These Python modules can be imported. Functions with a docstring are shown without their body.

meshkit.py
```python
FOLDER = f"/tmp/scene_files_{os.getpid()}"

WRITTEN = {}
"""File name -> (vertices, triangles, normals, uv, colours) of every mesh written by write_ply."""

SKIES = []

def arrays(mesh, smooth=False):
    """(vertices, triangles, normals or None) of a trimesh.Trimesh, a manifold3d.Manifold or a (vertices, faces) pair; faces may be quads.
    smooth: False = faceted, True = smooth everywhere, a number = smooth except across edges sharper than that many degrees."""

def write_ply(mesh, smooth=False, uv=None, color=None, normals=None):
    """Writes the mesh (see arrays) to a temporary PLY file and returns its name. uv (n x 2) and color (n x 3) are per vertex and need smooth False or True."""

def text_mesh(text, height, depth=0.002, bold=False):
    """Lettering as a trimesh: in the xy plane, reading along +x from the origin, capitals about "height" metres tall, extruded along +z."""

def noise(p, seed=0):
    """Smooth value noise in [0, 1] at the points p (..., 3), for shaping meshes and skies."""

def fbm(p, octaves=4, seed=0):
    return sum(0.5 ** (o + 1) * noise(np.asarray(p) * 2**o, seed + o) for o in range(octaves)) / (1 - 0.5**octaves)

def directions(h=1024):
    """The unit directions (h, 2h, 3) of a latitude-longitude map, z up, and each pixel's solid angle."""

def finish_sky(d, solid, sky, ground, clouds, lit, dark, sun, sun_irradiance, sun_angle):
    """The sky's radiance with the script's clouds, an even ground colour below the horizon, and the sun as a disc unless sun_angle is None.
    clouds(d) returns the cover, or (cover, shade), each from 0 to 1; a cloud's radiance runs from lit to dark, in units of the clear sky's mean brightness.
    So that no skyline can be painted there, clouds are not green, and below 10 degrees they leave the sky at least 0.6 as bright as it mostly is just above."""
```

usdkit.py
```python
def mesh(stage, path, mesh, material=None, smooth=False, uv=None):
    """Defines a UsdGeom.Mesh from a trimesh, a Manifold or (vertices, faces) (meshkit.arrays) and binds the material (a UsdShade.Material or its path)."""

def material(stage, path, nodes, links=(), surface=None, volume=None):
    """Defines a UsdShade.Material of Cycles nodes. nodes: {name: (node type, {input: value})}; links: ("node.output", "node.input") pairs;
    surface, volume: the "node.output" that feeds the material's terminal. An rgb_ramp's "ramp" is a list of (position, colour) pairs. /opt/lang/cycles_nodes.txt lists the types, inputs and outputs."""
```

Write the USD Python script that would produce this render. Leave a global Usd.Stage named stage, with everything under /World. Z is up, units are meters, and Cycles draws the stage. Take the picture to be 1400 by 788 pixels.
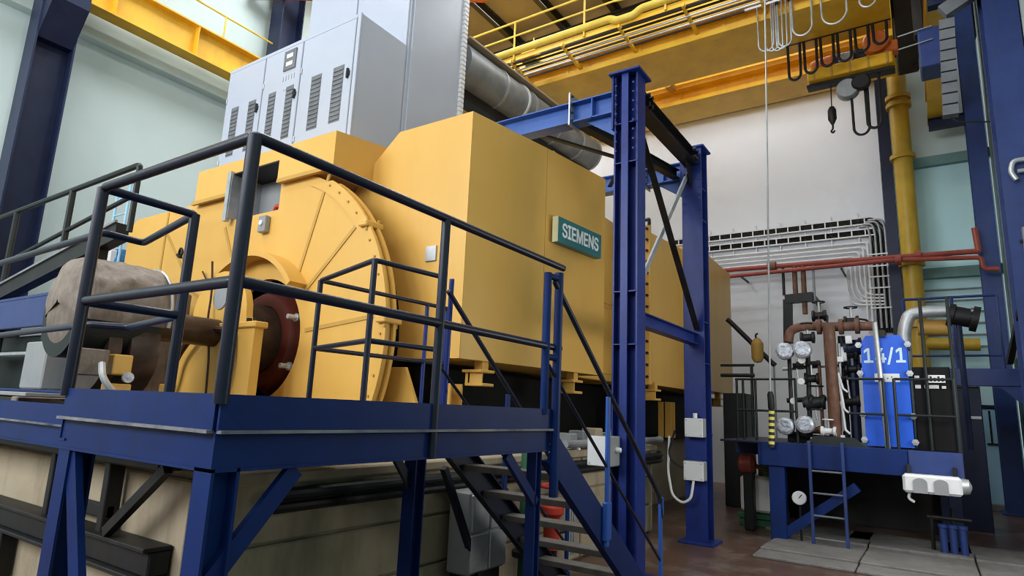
import math, random
import numpy as np, trimesh, manifold3d as m3
import usdkit, meshkit
from pxr import Usd, UsdGeom, UsdLux, Gf, Sdf, Vt

random.seed(7); rng = np.random.default_rng(7)
stage = Usd.Stage.CreateInMemory()
UsdGeom.SetStageUpAxis(stage, UsdGeom.Tokens.z); UsdGeom.SetStageMetersPerUnit(stage, 1.0)
UsdGeom.Xform.Define(stage, '/World'); UsdGeom.Scope.Define(stage, '/World/Looks')

# ---------------------------------------------------------------- camera
F_PX, YAW, PITCH, ROLL = 845.4, 34.04, 11.07, 2.42
cam = UsdGeom.Camera.Define(stage, '/World/camera')
cam.CreateHorizontalApertureAttr(36.0); cam.CreateVerticalApertureAttr(36.0*788/1400)
cam.CreateFocalLengthAttr(36.0*F_PX/1400); cam.CreateClippingRangeAttr(Gf.Vec2f(.05, 200))
def set_camera():
    a, p, r = map(math.radians, (YAW, PITCH, ROLL))
    f = np.array([math.cos(a)*math.cos(p), math.sin(a)*math.cos(p), math.sin(p)])
    rt = np.array([math.sin(a), -math.cos(a), 0]); up = np.cross(rt, f)
    r2, u2 = math.cos(r)*rt+math.sin(r)*up, -math.sin(r)*rt+math.cos(r)*up
    m = Gf.Matrix4d(*r2, 0, *u2, 0, *(-f), 0, 0, 0, 1.7, 1)
    cam.AddTransformOp().Set(m)
set_camera()
cam.CreateExposureAttr(0.0)

# ---------------------------------------------------------------- light: daylight windows, roof lights, hall lamps
def dome(color, inten):
    d = UsdLux.DomeLight.Define(stage, '/World/sky_dome'); d.CreateColorAttr(Gf.Vec3f(*color)); d.CreateIntensityAttr(inten)
dome((.8, .9, 1.0), .15)
def rect_light(name, pos, aim, w, h, inten, color):
    l = UsdLux.RectLight.Define(stage, '/World/'+name)
    l.CreateWidthAttr(w); l.CreateHeightAttr(h); l.CreateIntensityAttr(inten); l.CreateColorAttr(Gf.Vec3f(*color))
    z = -(np.array(aim, float)/np.linalg.norm(aim)); ref = np.array([0, 0, 1.]) if abs(z[2]) < .9 else np.array([1., 0, 0])
    x = np.cross(ref, z); x /= np.linalg.norm(x); y = np.cross(z, x)
    l.AddTransformOp().Set(Gf.Matrix4d(*x, 0, *y, 0, *z, 0, *pos, 1))
# tall daylight windows in the gable wall behind the photographer
for k, (y, e) in enumerate(((1.2, 8.0), (5.0, 13.0), (8.8, 15.0), (12.0, 15.0))):
    rect_light('gable_window_light_%03d' % k, (-7.8, y, 7.8), (1, 0, -.10), 2.6, 4.6, e, (.92, .96, 1.0))
# strip roof lights along the ridge
for k, x in enumerate((-3.0, 2.5, 8.0, 12.6, 16.0)):
    rect_light('roof_window_light_%03d' % k, (x, 9.6, 13.2), (0, 0, -1), 3.6, 2.2, (16.0, 16.0, 18.0, 15.0, 14.0)[k], (.96, .98, 1.0))
    rect_light('roof_window_light_near_%03d' % k, (x, 3.2, 13.2), (0, 0, -1), 3.6, 2.2, (6.0, 7.0, 9.0, 9.0, 9.0)[k], (.96, .98, 1.0))

# daylight window in the right-hand wall, just outside the picture
rect_light('side_window_light', (7.6, -1.52, 2.2), (0, 1, -.22), 3.2, 1.7, 9.0, (1.0, .97, .90))

# ---------------------------------------------------------------- materials
MATS = {}
def paint(name, c1, c2=None, rough=.45, metal=0.0, scale=2.5, bump=0.0, bscale=40, stain=None, stain_amt=.35, spec=.33):
    if name in MATS: return MATS[name]
    c2 = c2 or tuple(v*.82 for v in c1)
    n = {'tc': ('texture_coordinate', {}), 'n': ('noise_texture', {'scale': scale, 'detail': 5.0, 'roughness': .6}),
         'r': ('rgb_ramp', {'ramp': [(.3, c2), (.68, c1)]}),
         'p': ('principled_bsdf', {'roughness': rough, 'metallic': metal, 'specular_ior_level': spec})}
    L = [('tc.object', 'n.vector'), ('n.fac', 'r.fac')]
    out = 'r.color'
    if stain is not None:
        n['mp'] = ('mapping', {'scale': (1.0, 1.0, .22)}); n['n2'] = ('noise_texture', {'scale': scale*2.2, 'detail': 6.0, 'roughness': .7})
        n['r2'] = ('rgb_ramp', {'ramp': [(.5, (0, 0, 0)), (.72, (stain_amt,)*3)]})
        n['mx'] = ('mix', {'color2': stain})
        L += [('tc.object', 'mp.vector'), ('mp.vector', 'n2.vector'), ('n2.fac', 'r2.fac'), ('r2.color', 'mx.fac'), ('r.color', 'mx.color1')]
        out = 'mx.color'
    L.append((out, 'p.base_color'))
    if bump:
        n['n3'] = ('noise_texture', {'scale': float(bscale), 'detail': 3.0}); n['b'] = ('bump', {'strength': bump, 'distance': .01})
        L += [('tc.object', 'n3.vector'), ('n3.fac', 'b.height'), ('b.normal', 'p.normal')]
    MATS[name] = usdkit.material(stage, '/World/Looks/'+name, n, L, surface='p.BSDF')
    return MATS[name]
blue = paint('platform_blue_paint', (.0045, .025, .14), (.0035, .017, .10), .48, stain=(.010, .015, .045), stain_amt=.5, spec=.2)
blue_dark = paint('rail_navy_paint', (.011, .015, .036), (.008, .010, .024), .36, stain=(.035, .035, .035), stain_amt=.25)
blue_frame = paint('frame_blue_paint', (.017, .038, .22), (.011, .024, .15), .36, stain=(.02, .02, .04), stain_amt=.4, spec=.25)
arm_blue = paint('arm_beam_blue_paint', (.045, .13, .44), (.035, .10, .36), .35, stain=(.03, .05, .12), stain_amt=.35)
blue_column = paint('column_blue_paint', (.026, .052, .19), (.018, .036, .135), .4, stain=(.07, .08, .12), stain_amt=.3)
navy = paint('navy_column_paint', (.010, .018, .055), (.006, .01, .035), .45)
black_steel = paint('black_steel', (.012, .012, .014), (.006, .006, .007), .5, stain=(.05, .035, .025), stain_amt=.4)
black_green = paint('dark_green_black_paint', (.014, .02, .02), (.008, .012, .012), .5)
yellow = paint('machine_yellow_paint', (.74, .435, .105), (.69, .395, .085), .40, scale=.7, stain=(.52, .28, .06), stain_amt=.2)
yellow_seam = paint('machine_yellow_seam', (.55, .32, .07), (.47, .27, .055), .5, scale=2)
yellow_crane = paint('crane_yellow_paint', (.86, .52, .035), (.72, .38, .02), .42, scale=1.2, stain=(.34, .16, .025), stain_amt=.3)
yellow_rail = paint('crane_rail_yellow', (.80, .60, .10), (.66, .46, .06), .45)
yellow_pipe = paint('gas_pipe_yellow', (.46, .30, .03), (.37, .23, .02), .4, stain=(.17, .10, .02), stain_amt=.35)
orange = paint('motor_orange_paint', (.75, .22, .05), (.62, .15, .03), .5)
grey_cab = paint('cabinet_grey_paint', (.43, .47, .55), (.40, .44, .515), .30, scale=.9)
grey_cab_side = grey_cab
louvre_grey = paint('louvre_grey', (.16, .17, .19), (.11, .12, .13), .5)
galv = paint('galvanised_steel', (.50, .52, .53), (.36, .38, .40), .42, metal=.6, scale=6)
duct_grey = paint('duct_grey', (.30, .32, .33), (.19, .205, .215), .45, metal=.3, scale=2.2, stain=(.15, .14, .13), stain_amt=.4)
white_enamel = paint('white_enamel', (.74, .75, .76), (.66, .67, .69), .35)
white_pipe = paint('white_conduit', (.78, .78, .78), (.66, .66, .67), .4)
grey_enamel = paint('grey_enamel', (.30, .31, .32), (.24, .25, .26), .45)
concrete = paint('foundation_concrete', (.45, .375, .265), (.35, .285, .195), .8, scale=1.3, bump=.25, bscale=25, stain=(.17, .13, .09), stain_amt=.5)
slab_mat = paint('grey_slab_concrete', (.22, .21, .20), (.15, .145, .14), .7, scale=2.0, bump=.3, bscale=30, stain=(.08, .07, .065), stain_amt=.6)
floor_mat = paint('brown_floor_paint', (.13, .075, .055), (.085, .05, .038), .33, scale=.9, bump=.1, bscale=12, stain=(.30, .27, .24), stain_amt=.5)
wall_mint = paint('mint_wall_paint', (.60, .71, .69), (.55, .66, .64), .7, scale=.5)
wall_white = paint('white_wall_paint', (.77, .80, .86), (.72, .75, .81), .75, scale=.4)
wall_aqua = paint('aqua_wall_paint', (.58, .85, .87), (.52, .79, .82), .65, scale=.6)
tan_beam = paint('tan_edge_beam', (.42, .34, .24), (.34, .27, .19), .7)
girt_green = paint('girt_green', (.19, .33, .31), (.14, .26, .25), .6)
roof_panel = paint('roof_panel', (.22, .19, .15), (.16, .14, .11), .8, scale=.6)
roof_dark = paint('roof_dark_steel', (.02, .019, .018), (.012, .012, .012), .6)
rust = paint('rusty_pipe', (.17, .075, .045), (.09, .045, .03), .65, scale=8, bump=.2, bscale=60, stain=(.28, .2, .16), stain_amt=.4)
red_pipe = paint('red_pipe_paint', (.30, .06, .04), (.20, .042, .03), .45, scale=4)
red_valve = paint('red_valve_paint', (.60, .06, .03), (.45, .04, .025), .45)
red_brown = paint('roof_red_steel', (.45, .10, .04), (.3, .06, .03), .6)
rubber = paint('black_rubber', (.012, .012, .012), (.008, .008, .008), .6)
brown_hose = paint('brown_hose', (.06, .02, .012), (.045, .015, .01), .5)
silver = paint('silver_jacket', (.62, .65, .72), (.30, .33, .38), .42, metal=.45, scale=14, bump=.9, bscale=26)
steel_shaft = paint('oiled_shaft_steel', (.10, .065, .05), (.05, .033, .026), .38, metal=.5, scale=5)
hub_red = paint('hub_red_primer', (.13, .028, .018), (.08, .016, .011), .5)
dark_void = paint('machine_black', (.010, .010, .011), (.007, .007, .007), .7, spec=.15)
sheet_mat = paint('dusty_plastic_sheet', (.26, .21, .17), (.15, .115, .09), .5, scale=6, bump=.7, bscale=11, stain=(.09, .06, .045), stain_amt=.7)
tread_mat = paint('tread_steel', (.22, .205, .19), (.13, .12, .11), .5, scale=6)
scuff = paint('scuffed_edge_metal', (.30, .29, .27), (.008, .022, .10), .5, scale=3.5)
teal = paint('sign_teal', (.035, .18, .20), (.03, .16, .18), .35)
sign_white = paint('sign_white_lettering', (.85, .87, .86), (.82, .84, .83), .4)
sign_edge = paint('sign_pale_edge', (.72, .68, .42), (.66, .62, .38), .5)
hx_blue = paint('exchanger_blue_paint', (.018, .12, .74), (.014, .10, .62), .35, scale=3)
pale_blue_letter = paint('pale_blue_lettering', (.62, .80, .92), (.56, .74, .88), .5)
door_blue = paint('door_pale_blue', (.36, .62, .80), (.30, .54, .70), .5, scale=1.5)
green_paint = paint('pipe_green_paint', (.03, .12, .06), (.02, .08, .045), .5)
light_blue_paint = paint('light_blue_steel', (.03, .11, .46), (.02, .085, .36), .4)
tape_yellow = paint('tape_yellow', (.75, .70, .18), (.65, .6, .14), .5)
print_black = paint('printed_black', (.03, .03, .035), (.02, .02, .02), .5)
blue_cloth = paint('blue_cloth', (.03, .15, .33), (.02, .10, .24), .8)
amber = paint('amber_plastic', (.5, .3, .07), (.4, .22, .05), .5)

# ---------------------------------------------------------------- things and parts
USED = {}
def numbered(path):
    n = USED.get(path, 0); USED[path] = n+1
    return path if n == 0 else '%s_%03d' % (path, n)
class Thing:
    def __init__(self, name, label=None, cat=None, loc=(0, 0, 0), group=None, kind=None):
        self.path = numbered('/World/'+name); self.loc = np.array(loc, float)
        x = UsdGeom.Xform.Define(stage, self.path); x.AddTranslateOp().Set(Gf.Vec3d(*map(float, loc)))
        self.prim = x.GetPrim(); tag(self.prim, label, cat, group, kind)
    def part(self, name, mesh, mat, label=None, parent=None, smooth=30, kind=None):
        v, f = vf(mesh)
        path = numbered((parent or self.path)+'/'+name)
        m = usdkit.mesh(stage, path, (v-self.loc, f), mat, smooth=smooth)
        tag(m.GetPrim(), label, None, None, kind)
        return path
def tag(p, label=None, cat=None, group=None, kind=None):
    for k, v in (('label', label), ('category', cat), ('group', group), ('kind', kind)):
        if v: p.SetCustomDataByKey(k, v)
def solo(name, mesh, mat, label=None, cat=None, group=None, kind=None, smooth=30):
    v, f = vf(mesh); m = usdkit.mesh(stage, numbered('/World/'+name), (v, f), mat, smooth=smooth)
    tag(m.GetPrim(), label, cat, group, kind)
def vf(mesh):
    if hasattr(mesh, 'to_mesh'):
        m = mesh.to_mesh(); return np.array(m.vert_properties[:, :3], float), np.array(m.tri_verts, int)
    if isinstance(mesh, (list,)): return cat(mesh)
    if isinstance(mesh, tuple): return np.asarray(mesh[0], float), np.asarray(mesh[1], int)
    return np.array(mesh.vertices), np.array(mesh.faces)
def cat(ms):
    V, F, o = [], [], 0
    for m in ms:
        v, f = vf(m); V.append(v); F.append(f+o); o += len(v)
    return np.vstack(V), np.vstack(F)
# ---------------------------------------------------------------- shapes
BF = np.array([[0,2,1],[0,3,2],[4,5,6],[4,6,7],[0,1,5],[0,5,4],[1,2,6],[1,6,5],[2,3,7],[2,7,6],[3,0,4],[3,4,7]])
def box(x0, x1, y0, y1, z0, z1):
    x0, x1 = sorted((x0, x1)); y0, y1 = sorted((y0, y1)); z0, z1 = sorted((z0, z1))
    return np.array([[x0,y0,z0],[x1,y0,z0],[x1,y1,z0],[x0,y1,z0],[x0,y0,z1],[x1,y0,z1],[x1,y1,z1],[x0,y1,z1]], float), BF
def hull(pts): return m3.Manifold.hull_points(np.asarray(pts, float))
def rbox(x0, x1, y0, y1, z0, z1, b=.01):
    "box with chamfered edges"
    x0, x1 = sorted((x0, x1)); y0, y1 = sorted((y0, y1)); z0, z1 = sorted((z0, z1)); P = []
    b = min(b, (x1-x0)/2.5, (y1-y0)/2.5, (z1-z0)/2.5)
    for x, sx in ((x0, 1), (x1, -1)):
        for y, sy in ((y0, 1), (y1, -1)):
            for z, sz in ((z0, 1), (z1, -1)):
                P += [(x, y+sy*b, z+sz*b), (x+sx*b, y, z+sz*b), (x+sx*b, y+sy*b, z)]
    return hull(P)
def mbox(*a): return hull(box(*a)[0])
def frame_of(p, q, up=(0, 0, 1)):
    p, q = np.array(p, float), np.array(q, float); d = q-p; L = np.linalg.norm(d); d /= L
    up = np.array(up, float)
    if abs(d @ up) > .98: up = np.array([0, 1., 0]) if abs(d[1]) < .9 else np.array([1., 0, 0])
    s = np.cross(d, up); s /= np.linalg.norm(s); u = np.cross(s, d)
    return p, d, s, u, L
def bar(p, q, w, h, up=(0, 0, 1), os=0.0, ou=0.0):
    "rectangular bar from p to q, w across, h along up; os, ou shift it sideways and up"
    p, d, s, u, L = frame_of(p, q, up); V = []
    for t in (0, L):
        for a, b in ((-1, -1), (1, -1), (1, 1), (-1, 1)):
            V.append(p+d*t+s*(a*w/2+os)+u*(b*h/2+ou))
    return np.array(V), BF
def ibeam(p, q, h, b, tf=.016, tw=.012, up=(0, 0, 1)):
    return cat([bar(p, q, tw, h-2*tf, up), bar(p, q, b, tf, up, 0, h/2-tf/2), bar(p, q, b, tf, up, 0, -h/2+tf/2)])
def channel(p, q, h, b, t=.01, side=1, up=(0, 0, 1)):
    return cat([bar(p, q, t, h, up), bar(p, q, b-t, t, up, side*b/2, h/2-t/2), bar(p, q, b-t, t, up, side*b/2, -h/2+t/2)])
def angle(p, q, a, t=.008, up=(0, 0, 1)):
    return cat([bar(p, q, t, a, up), bar(p, q, a-t, t, up, a/2, -a/2+t/2)])
def fillet(P, r, n=5):
    P = [np.array(p, float) for p in P]
    if r <= 0: return P
    out = [P[0]]
    for a, b, c in zip(P, P[1:], P[2:]):
        u, v = a-b, c-b; lu, lv = np.linalg.norm(u), np.linalg.norm(v)
        k = min(r, lu*.45, lv*.45); s, e = b+u/lu*k, b+v/lv*k
        for t in np.linspace(0, 1, n): out.append((1-t)**2*s+2*t*(1-t)*b+t*t*e)
    out.append(P[-1]); return out
def tube(P, r, seg=10, fil=0.0, n=5):
    P = fillet(P, fil if fil > 0 else r*1.6, n if fil > 0 else 4); Q = [P[0]]
    for p in P[1:]:
        if np.linalg.norm(np.array(p)-Q[-1]) > 1e-6: Q.append(np.array(p, float))
    P = np.array(Q, float); N = len(P)
    T = np.zeros_like(P); T[0] = P[1]-P[0]; T[-1] = P[-1]-P[-2]
    for i in range(1, N-1):
        a, b = P[i]-P[i-1], P[i+1]-P[i]; T[i] = a/np.linalg.norm(a)+b/np.linalg.norm(b)
    T /= np.maximum(np.linalg.norm(T, axis=1, keepdims=True), 1e-9)
    ref = np.array([0, 0, 1.]) if abs(T[0][2]) < .9 else np.array([1., 0, 0])
    s = np.cross(T[0], ref); s /= np.linalg.norm(s); V = []
    for i in range(N):
        s = s-T[i]*(s@T[i]); s /= np.linalg.norm(s); u = np.cross(T[i], s)
        k = 1.0
        if 0 < i < N-1:
            k = 1.0
        for j in range(seg):
            w = 2*math.pi*j/seg; V.append(P[i]+r*(math.cos(w)*s+math.sin(w)*u)*k)
    F = []
    for i in range(N-1):
        for j in range(seg):
            a, b = i*seg+j, i*seg+(j+1) % seg
            F += [[a, b, b+seg], [a, b+seg, a+seg]]
    V += [P[0], P[-1]]; a, b = N*seg, N*seg+1
    for j in range(seg):
        F.append([a, (j+1) % seg, j]); F.append([b, (N-1)*seg+j, (N-1)*seg+(j+1) % seg])
    return np.array(V), np.array(F)[:, ::-1]
def cyl(p, q, r, seg=24): return tube([p, q], r, seg)
def lathe(p, q, prof, seg=32):
    "surface of revolution about the axis p-q; prof = [(distance along, radius)]"
    p, d, s, u, L = frame_of(p, q); V = []; n = len(prof)
    for t, r in prof:
        for j in range(seg):
            w = 2*math.pi*j/seg; V.append(p+d*t+max(r, 1e-4)*(math.cos(w)*s+math.sin(w)*u))
    F = []
    for i in range(n-1):
        for j in range(seg):
            a, b = i*seg+j, i*seg+(j+1) % seg; F += [[a, b, b+seg], [a, b+seg, a+seg]]
    return np.array(V), np.array(F)
def prism(poly, axis, a, b):
    "2-D polygon extruded along an axis: X -> (y,z), Y -> (x,z), Z -> (x,y)"
    cs = m3.CrossSection([np.array(poly, float)])
    if cs.area() <= 1e-9: cs = m3.CrossSection([np.array(poly[::-1], float)])
    return turn(m3.Manifold.extrude(cs, abs(b-a)), axis, min(a, b))
def turn(M, axis, off):
    if axis == 'X': T = [[0, 0, 1, off], [1, 0, 0, 0], [0, 1, 0, 0]]
    elif axis == 'Y': T = [[1, 0, 0, 0], [0, 0, -1, 0], [0, 1, 0, 0]]
    else: T = [[1, 0, 0, 0], [0, 1, 0, 0], [0, 0, 1, off]]
    if axis == 'Y':
        M = M.transform(np.array(T, float)); bb = M.bounding_box(); return M.translate((0, off-bb[1], 0))
    return M.transform(np.array(T, float))
def circ(cy, cz, r, n=48, a0=0, a1=360):
    return [(cy+r*math.cos(math.radians(t)), cz+r*math.sin(math.radians(t))) for t in np.linspace(a0, a1, n, endpoint=(a1-a0) < 360)]
def text(s, h, origin, right, up, depth=.006, bold=False, stretch=1.0):
    t = meshkit.text_mesh(s, h, depth, bold); v = np.array(t.vertices); f = np.array(t.faces)
    right, up = np.array(right, float), np.array(up, float); right /= np.linalg.norm(right)
    up = up-right*(up@right); up /= np.linalg.norm(up); n = np.cross(right, up)
    return np.array(origin)+v[:, :1]*stretch*right+v[:, 1:2]*up+v[:, 2:3]*n, f
def lerp(a, b, t): return np.array(a, float)*(1-t)+np.array(b, float)*t
def bolts(pts, axis, r=.014, h=.014):
    ax = np.array(axis, float); ax /= np.linalg.norm(ax)
    return cat([tube([np.array(p), np.array(p)+ax*h], r, 6) for p in pts])
# ================================================================ the setting
XE, YL, YR, ZC = 17.5, 13.5, -1.6, 13.4
def setting(name, mesh, mat): solo(name, mesh, mat, kind='structure', smooth=False)
setting('floor', box(-8.2, XE+1, YR-.2, YL+.2, -.3, 0), floor_mat)
wl = Thing('wall_left', kind='structure')
wl.part('wall_panel', box(-8, XE, YL, YL+.25, 0, ZC), wall_mint)
wl.part('rail_beam_ledge', box(-8, XE, YL-.25, YL, 8.55, 8.75), wall_mint)
wr = Thing('wall_right', kind='structure')
wr.part('wall_panel', box(-8, XE, YR-.25, YR, 3.2, ZC), wall_mint)
wr.part('dado_panel', box(-8, XE, YR-.25, YR, 0, 3.2), girt_green)
w1 = Thing('window_1', kind='structure', loc=(7.6, -1.6, 1.3))
w1.part('frame', cat([rbox(5.9, 9.3, -1.6, -1.54, z, z+.08, .01) for z in (1.27, 3.05)]+[rbox(x, x+.08, -1.6, -1.54, 1.27, 3.13, .01) for x in (5.9, 9.22)]), white_enamel)
w1.part('pane', box(5.98, 9.22, -1.6, -1.585, 1.35, 3.05), white_enamel)
we = Thing('wall_end', kind='structure')
we.part('white_panel', box(XE, XE+.25, .62, YL, 0, 10.55), wall_white)
we.part('edge_beam', box(XE-.12, XE+.25, .62, YL, 10.55, 11.15), tan_beam)
we.part('upper_panel', box(XE, XE+.25, YR, YL, 11.15, ZC), roof_dark)
we.part('mint_panel', box(XE+.15, XE+.3, YR, .62, 8.12, 11.15), wall_mint)
we.part('aqua_panel', box(XE+.15, XE+.3, YR, .62, 0, 8.12), wall_aqua)
for z in (8.12, 5.3):
    we.part('girt', box(XE-.02, XE+.15, YR, .3, z-.12, z+.12), girt_green)
for k in range(6):
    we.part('louvre_rail', tube([(XE+.1, -1.5, 3.55+.27*k), (XE+.1, .1, 3.55+.27*k)], .022, 6), grey_enamel)
setting('wall_rear', cat([box(-8.25, -8, YR, YL, 0, 5.0), box(-8.25, -8, YR, YL, 10.2, ZC)] +
        [box(-8.25, -8, a, b, 5.0, 10.2) for a, b in ((YR, -.2), (2.6, 3.6), (6.4, 7.4), (10.2, 10.6), (13.4, YL))]), tan_beam)
ce = Thing('ceiling', kind='structure')
for k in range(9):
    y0 = YR+k*(YL-YR)/9
    ce.part('roof_sheet', box(-8, XE, y0+.02, y0+(YL-YR)/9-.02, ZC+.0, ZC+.12), roof_panel)
for k in range(10):
    y0 = YR+k*(YL-YR)/9
    ce.part('purlin', ibeam((-8, y0, ZC-.16), (XE, y0, ZC-.16), .3, .16), roof_dark)
for x in (-4, .8, 5.4, 10.2, 14.8):
    ce.part('rafter', ibeam((x, YR, ZC-.62), (x, YL, ZC-.62), .6, .25, .025, .02), roof_dark)
ce.part('red_tie_beam', ibeam((7.6, YL-.2, 11.6), (11.5, 9.0, 12.4), .28, .2), red_brown)

def column(x, y, w, d, mat, top=ZC-.3, base=True):
    c = Thing('column', kind='structure', loc=(x, y, 0))
    c.part('shaft', ibeam((x, y, 0), (x, y, top), d, w, .03, .024, up=(1, 0, 0)), mat)
    if base: c.part('base_plate', rbox(x-d*.75, x+d*.75, y-w*.75, y+w*.75, 0, .03), mat)
    return c
for x in (3.75, 8.45, 13.2):
    c = column(x, 13.0, .48, .62, navy)
    c.part('corbel', prism([(12.35, 8.85), (12.35, 8.55), (12.8, 7.9), (13.24, 7.9), (13.24, 8.85)], 'X', x-.28, x+.28), navy)
cA = column(11.6, -1.36, .44, .6, blue_column)
cB = column(16.9, -1.32, .34, .42, blue_column)
column(6.3, -1.36, .44, .6, blue_column)
column(17.25, .47, .24, .3, navy)

# crane runways on the column corbels
def runway(name, y, z0, z1, label, x0=-7.5, x1=XE-.2, rail=True):
    t = Thing(name, label, 'crane runway', (x0, y, z0), None)
    t.part('girder', ibeam((x0, y, (z0+z1)/2), (x1, y, (z0+z1)/2), z1-z0, .36, .03, .02), yellow_crane)
    k = 0; x = x0+.7
    while x < x1:
        for s in (-1, 1): t.part('stiffener', box(x-.008, x+.008, y+s*.012, y+s*.17, z0+.03, z1-.03), yellow_crane)
        x += 1.62
    t.part('crane_rail', bar((x0, y, z1+.04), (x1, y, z1+.04), .07, .08), black_steel)
    if rail:
        yy = y+.22 if y > 5 else y-.22
        t.part('hand_rail', tube([(x0, yy, z1+.78), (x1, yy, z1+.78)], .022, 6), yellow_rail)
        for x in np.arange(x0+.4, x1, 1.75):
            t.part('rail_post', tube([(x, yy, z1-.05), (x, yy, z1+.78)], .02, 6), yellow_rail)
runway('crane_runway', 12.8, 8.88, 9.62, 'yellow runway beam with web stiffeners high along the pale green wall')
runway('crane_runway', -.62, 8.95, 9.62, 'yellow runway beam above the right-hand row of blue columns', rail=False)
for x in (6.3, 11.6, 16.9):
    setting('trim_%d' % (1+int(x//5)), cat([ibeam((x, -1.2, 8.80), (x, -.45, 8.80), .26, .18)]), navy)

# ================================================================ concrete foundation under the machine
fd = Thing('foundation', kind='structure', loc=(2.2, 3.6, 0))
P_ = [(2.2, 3.62), (9.3, 3.62)]+[(9.3+.55*math.sin(a), 4.17-.55*math.cos(a)) for a in np.linspace(.2, 1.57, 6)]+[(9.85, 4.6), (15.6, 4.6), (15.6, 11.6), (2.2, 11.6)]
fd.part('block', prism(P_, 'Z', 0, 1.24), concrete)
for k, (x0, x1) in enumerate(((2.25, 4.6), (4.63, 6.95), (6.98, 9.25))):
    for j, (z0, z1) in enumerate(((.02, .39), (.41, .78), (.80, 1.2))):
        fd.part('cast_panel', rbox(x0+.0, x1, 3.575, 3.63, z0, z1, .012), concrete)
for y0, y1 in ((3.7, 5.3), (5.32, 6.9), (6.92, 8.5), (8.52, 10.1)):
    for z0, z1 in ((.02, .6), (.62, 1.2)):
        fd.part('cast_panel', rbox(2.16, 2.21, y0, y1, z0, z1, .012), concrete)
fd.part('ledge', rbox(2.3, 9.3, 3.50, 3.62, 1.17, 1.245, .012), concrete)
slab = Thing('floor_slab', kind='structure', loc=(9.6, .5, 0))
yy = 2.05
for j in range(7):
    x0 = 8.6+.44*j
    for k, (a, b) in enumerate(((-1.5, -.35), (-.33, .85), (.87, 2.0))):
        hh = .035+.012*((j*5+k*3) % 3)
        slab.part('slab_plank', rbox(x0, x0+.42, a, b+(.3 if j > 4 else 0), 0, hh, .008), slab_mat)

# ================================================================ generator
g = Thing('generator', 'large yellow industrial generator with flat-sided housings standing on the concrete foundation', 'generator', (4.6, 6.85, 1.24))
AY, AZ = 6.85, 2.42
pl = m3.CrossSection([np.array(circ(AY, AZ, 2.13, 96))])+m3.CrossSection([np.array([(AY, 1.26), (10.75, 1.26), (10.75, 4.30), (10.55, 4.47), (AY, 4.47)])])
pl = pl ^ m3.CrossSection([np.array([(3, 1.26), (12, 1.26), (12, 6), (3, 6)])])
pl = pl-m3.CrossSection([np.array(circ(AY, AZ, .76, 48))])
plate = turn(m3.Manifold.extrude(pl, .09), 'X', 4.62)+mbox(4.66, 5.12, 8.2, 10.73, 1.27, 4.28)
win = mbox(4.4, 5.02, 6.79, 7.80, 4.09, 4.73)
plate = plate-win
g.part('end_shield', plate, yellow)
g.part('top_hood', hull([(4.55, 5.72, 4.44), (4.55, 8.72, 4.44), (4.55, 5.72, 4.91), (4.55, 8.72, 4.93), (5.6, 5.72, 4.44), (5.6, 8.72, 4.44), (5.6, 5.72, 5.04), (5.6, 8.72, 5.04)])-win, yellow)
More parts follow.
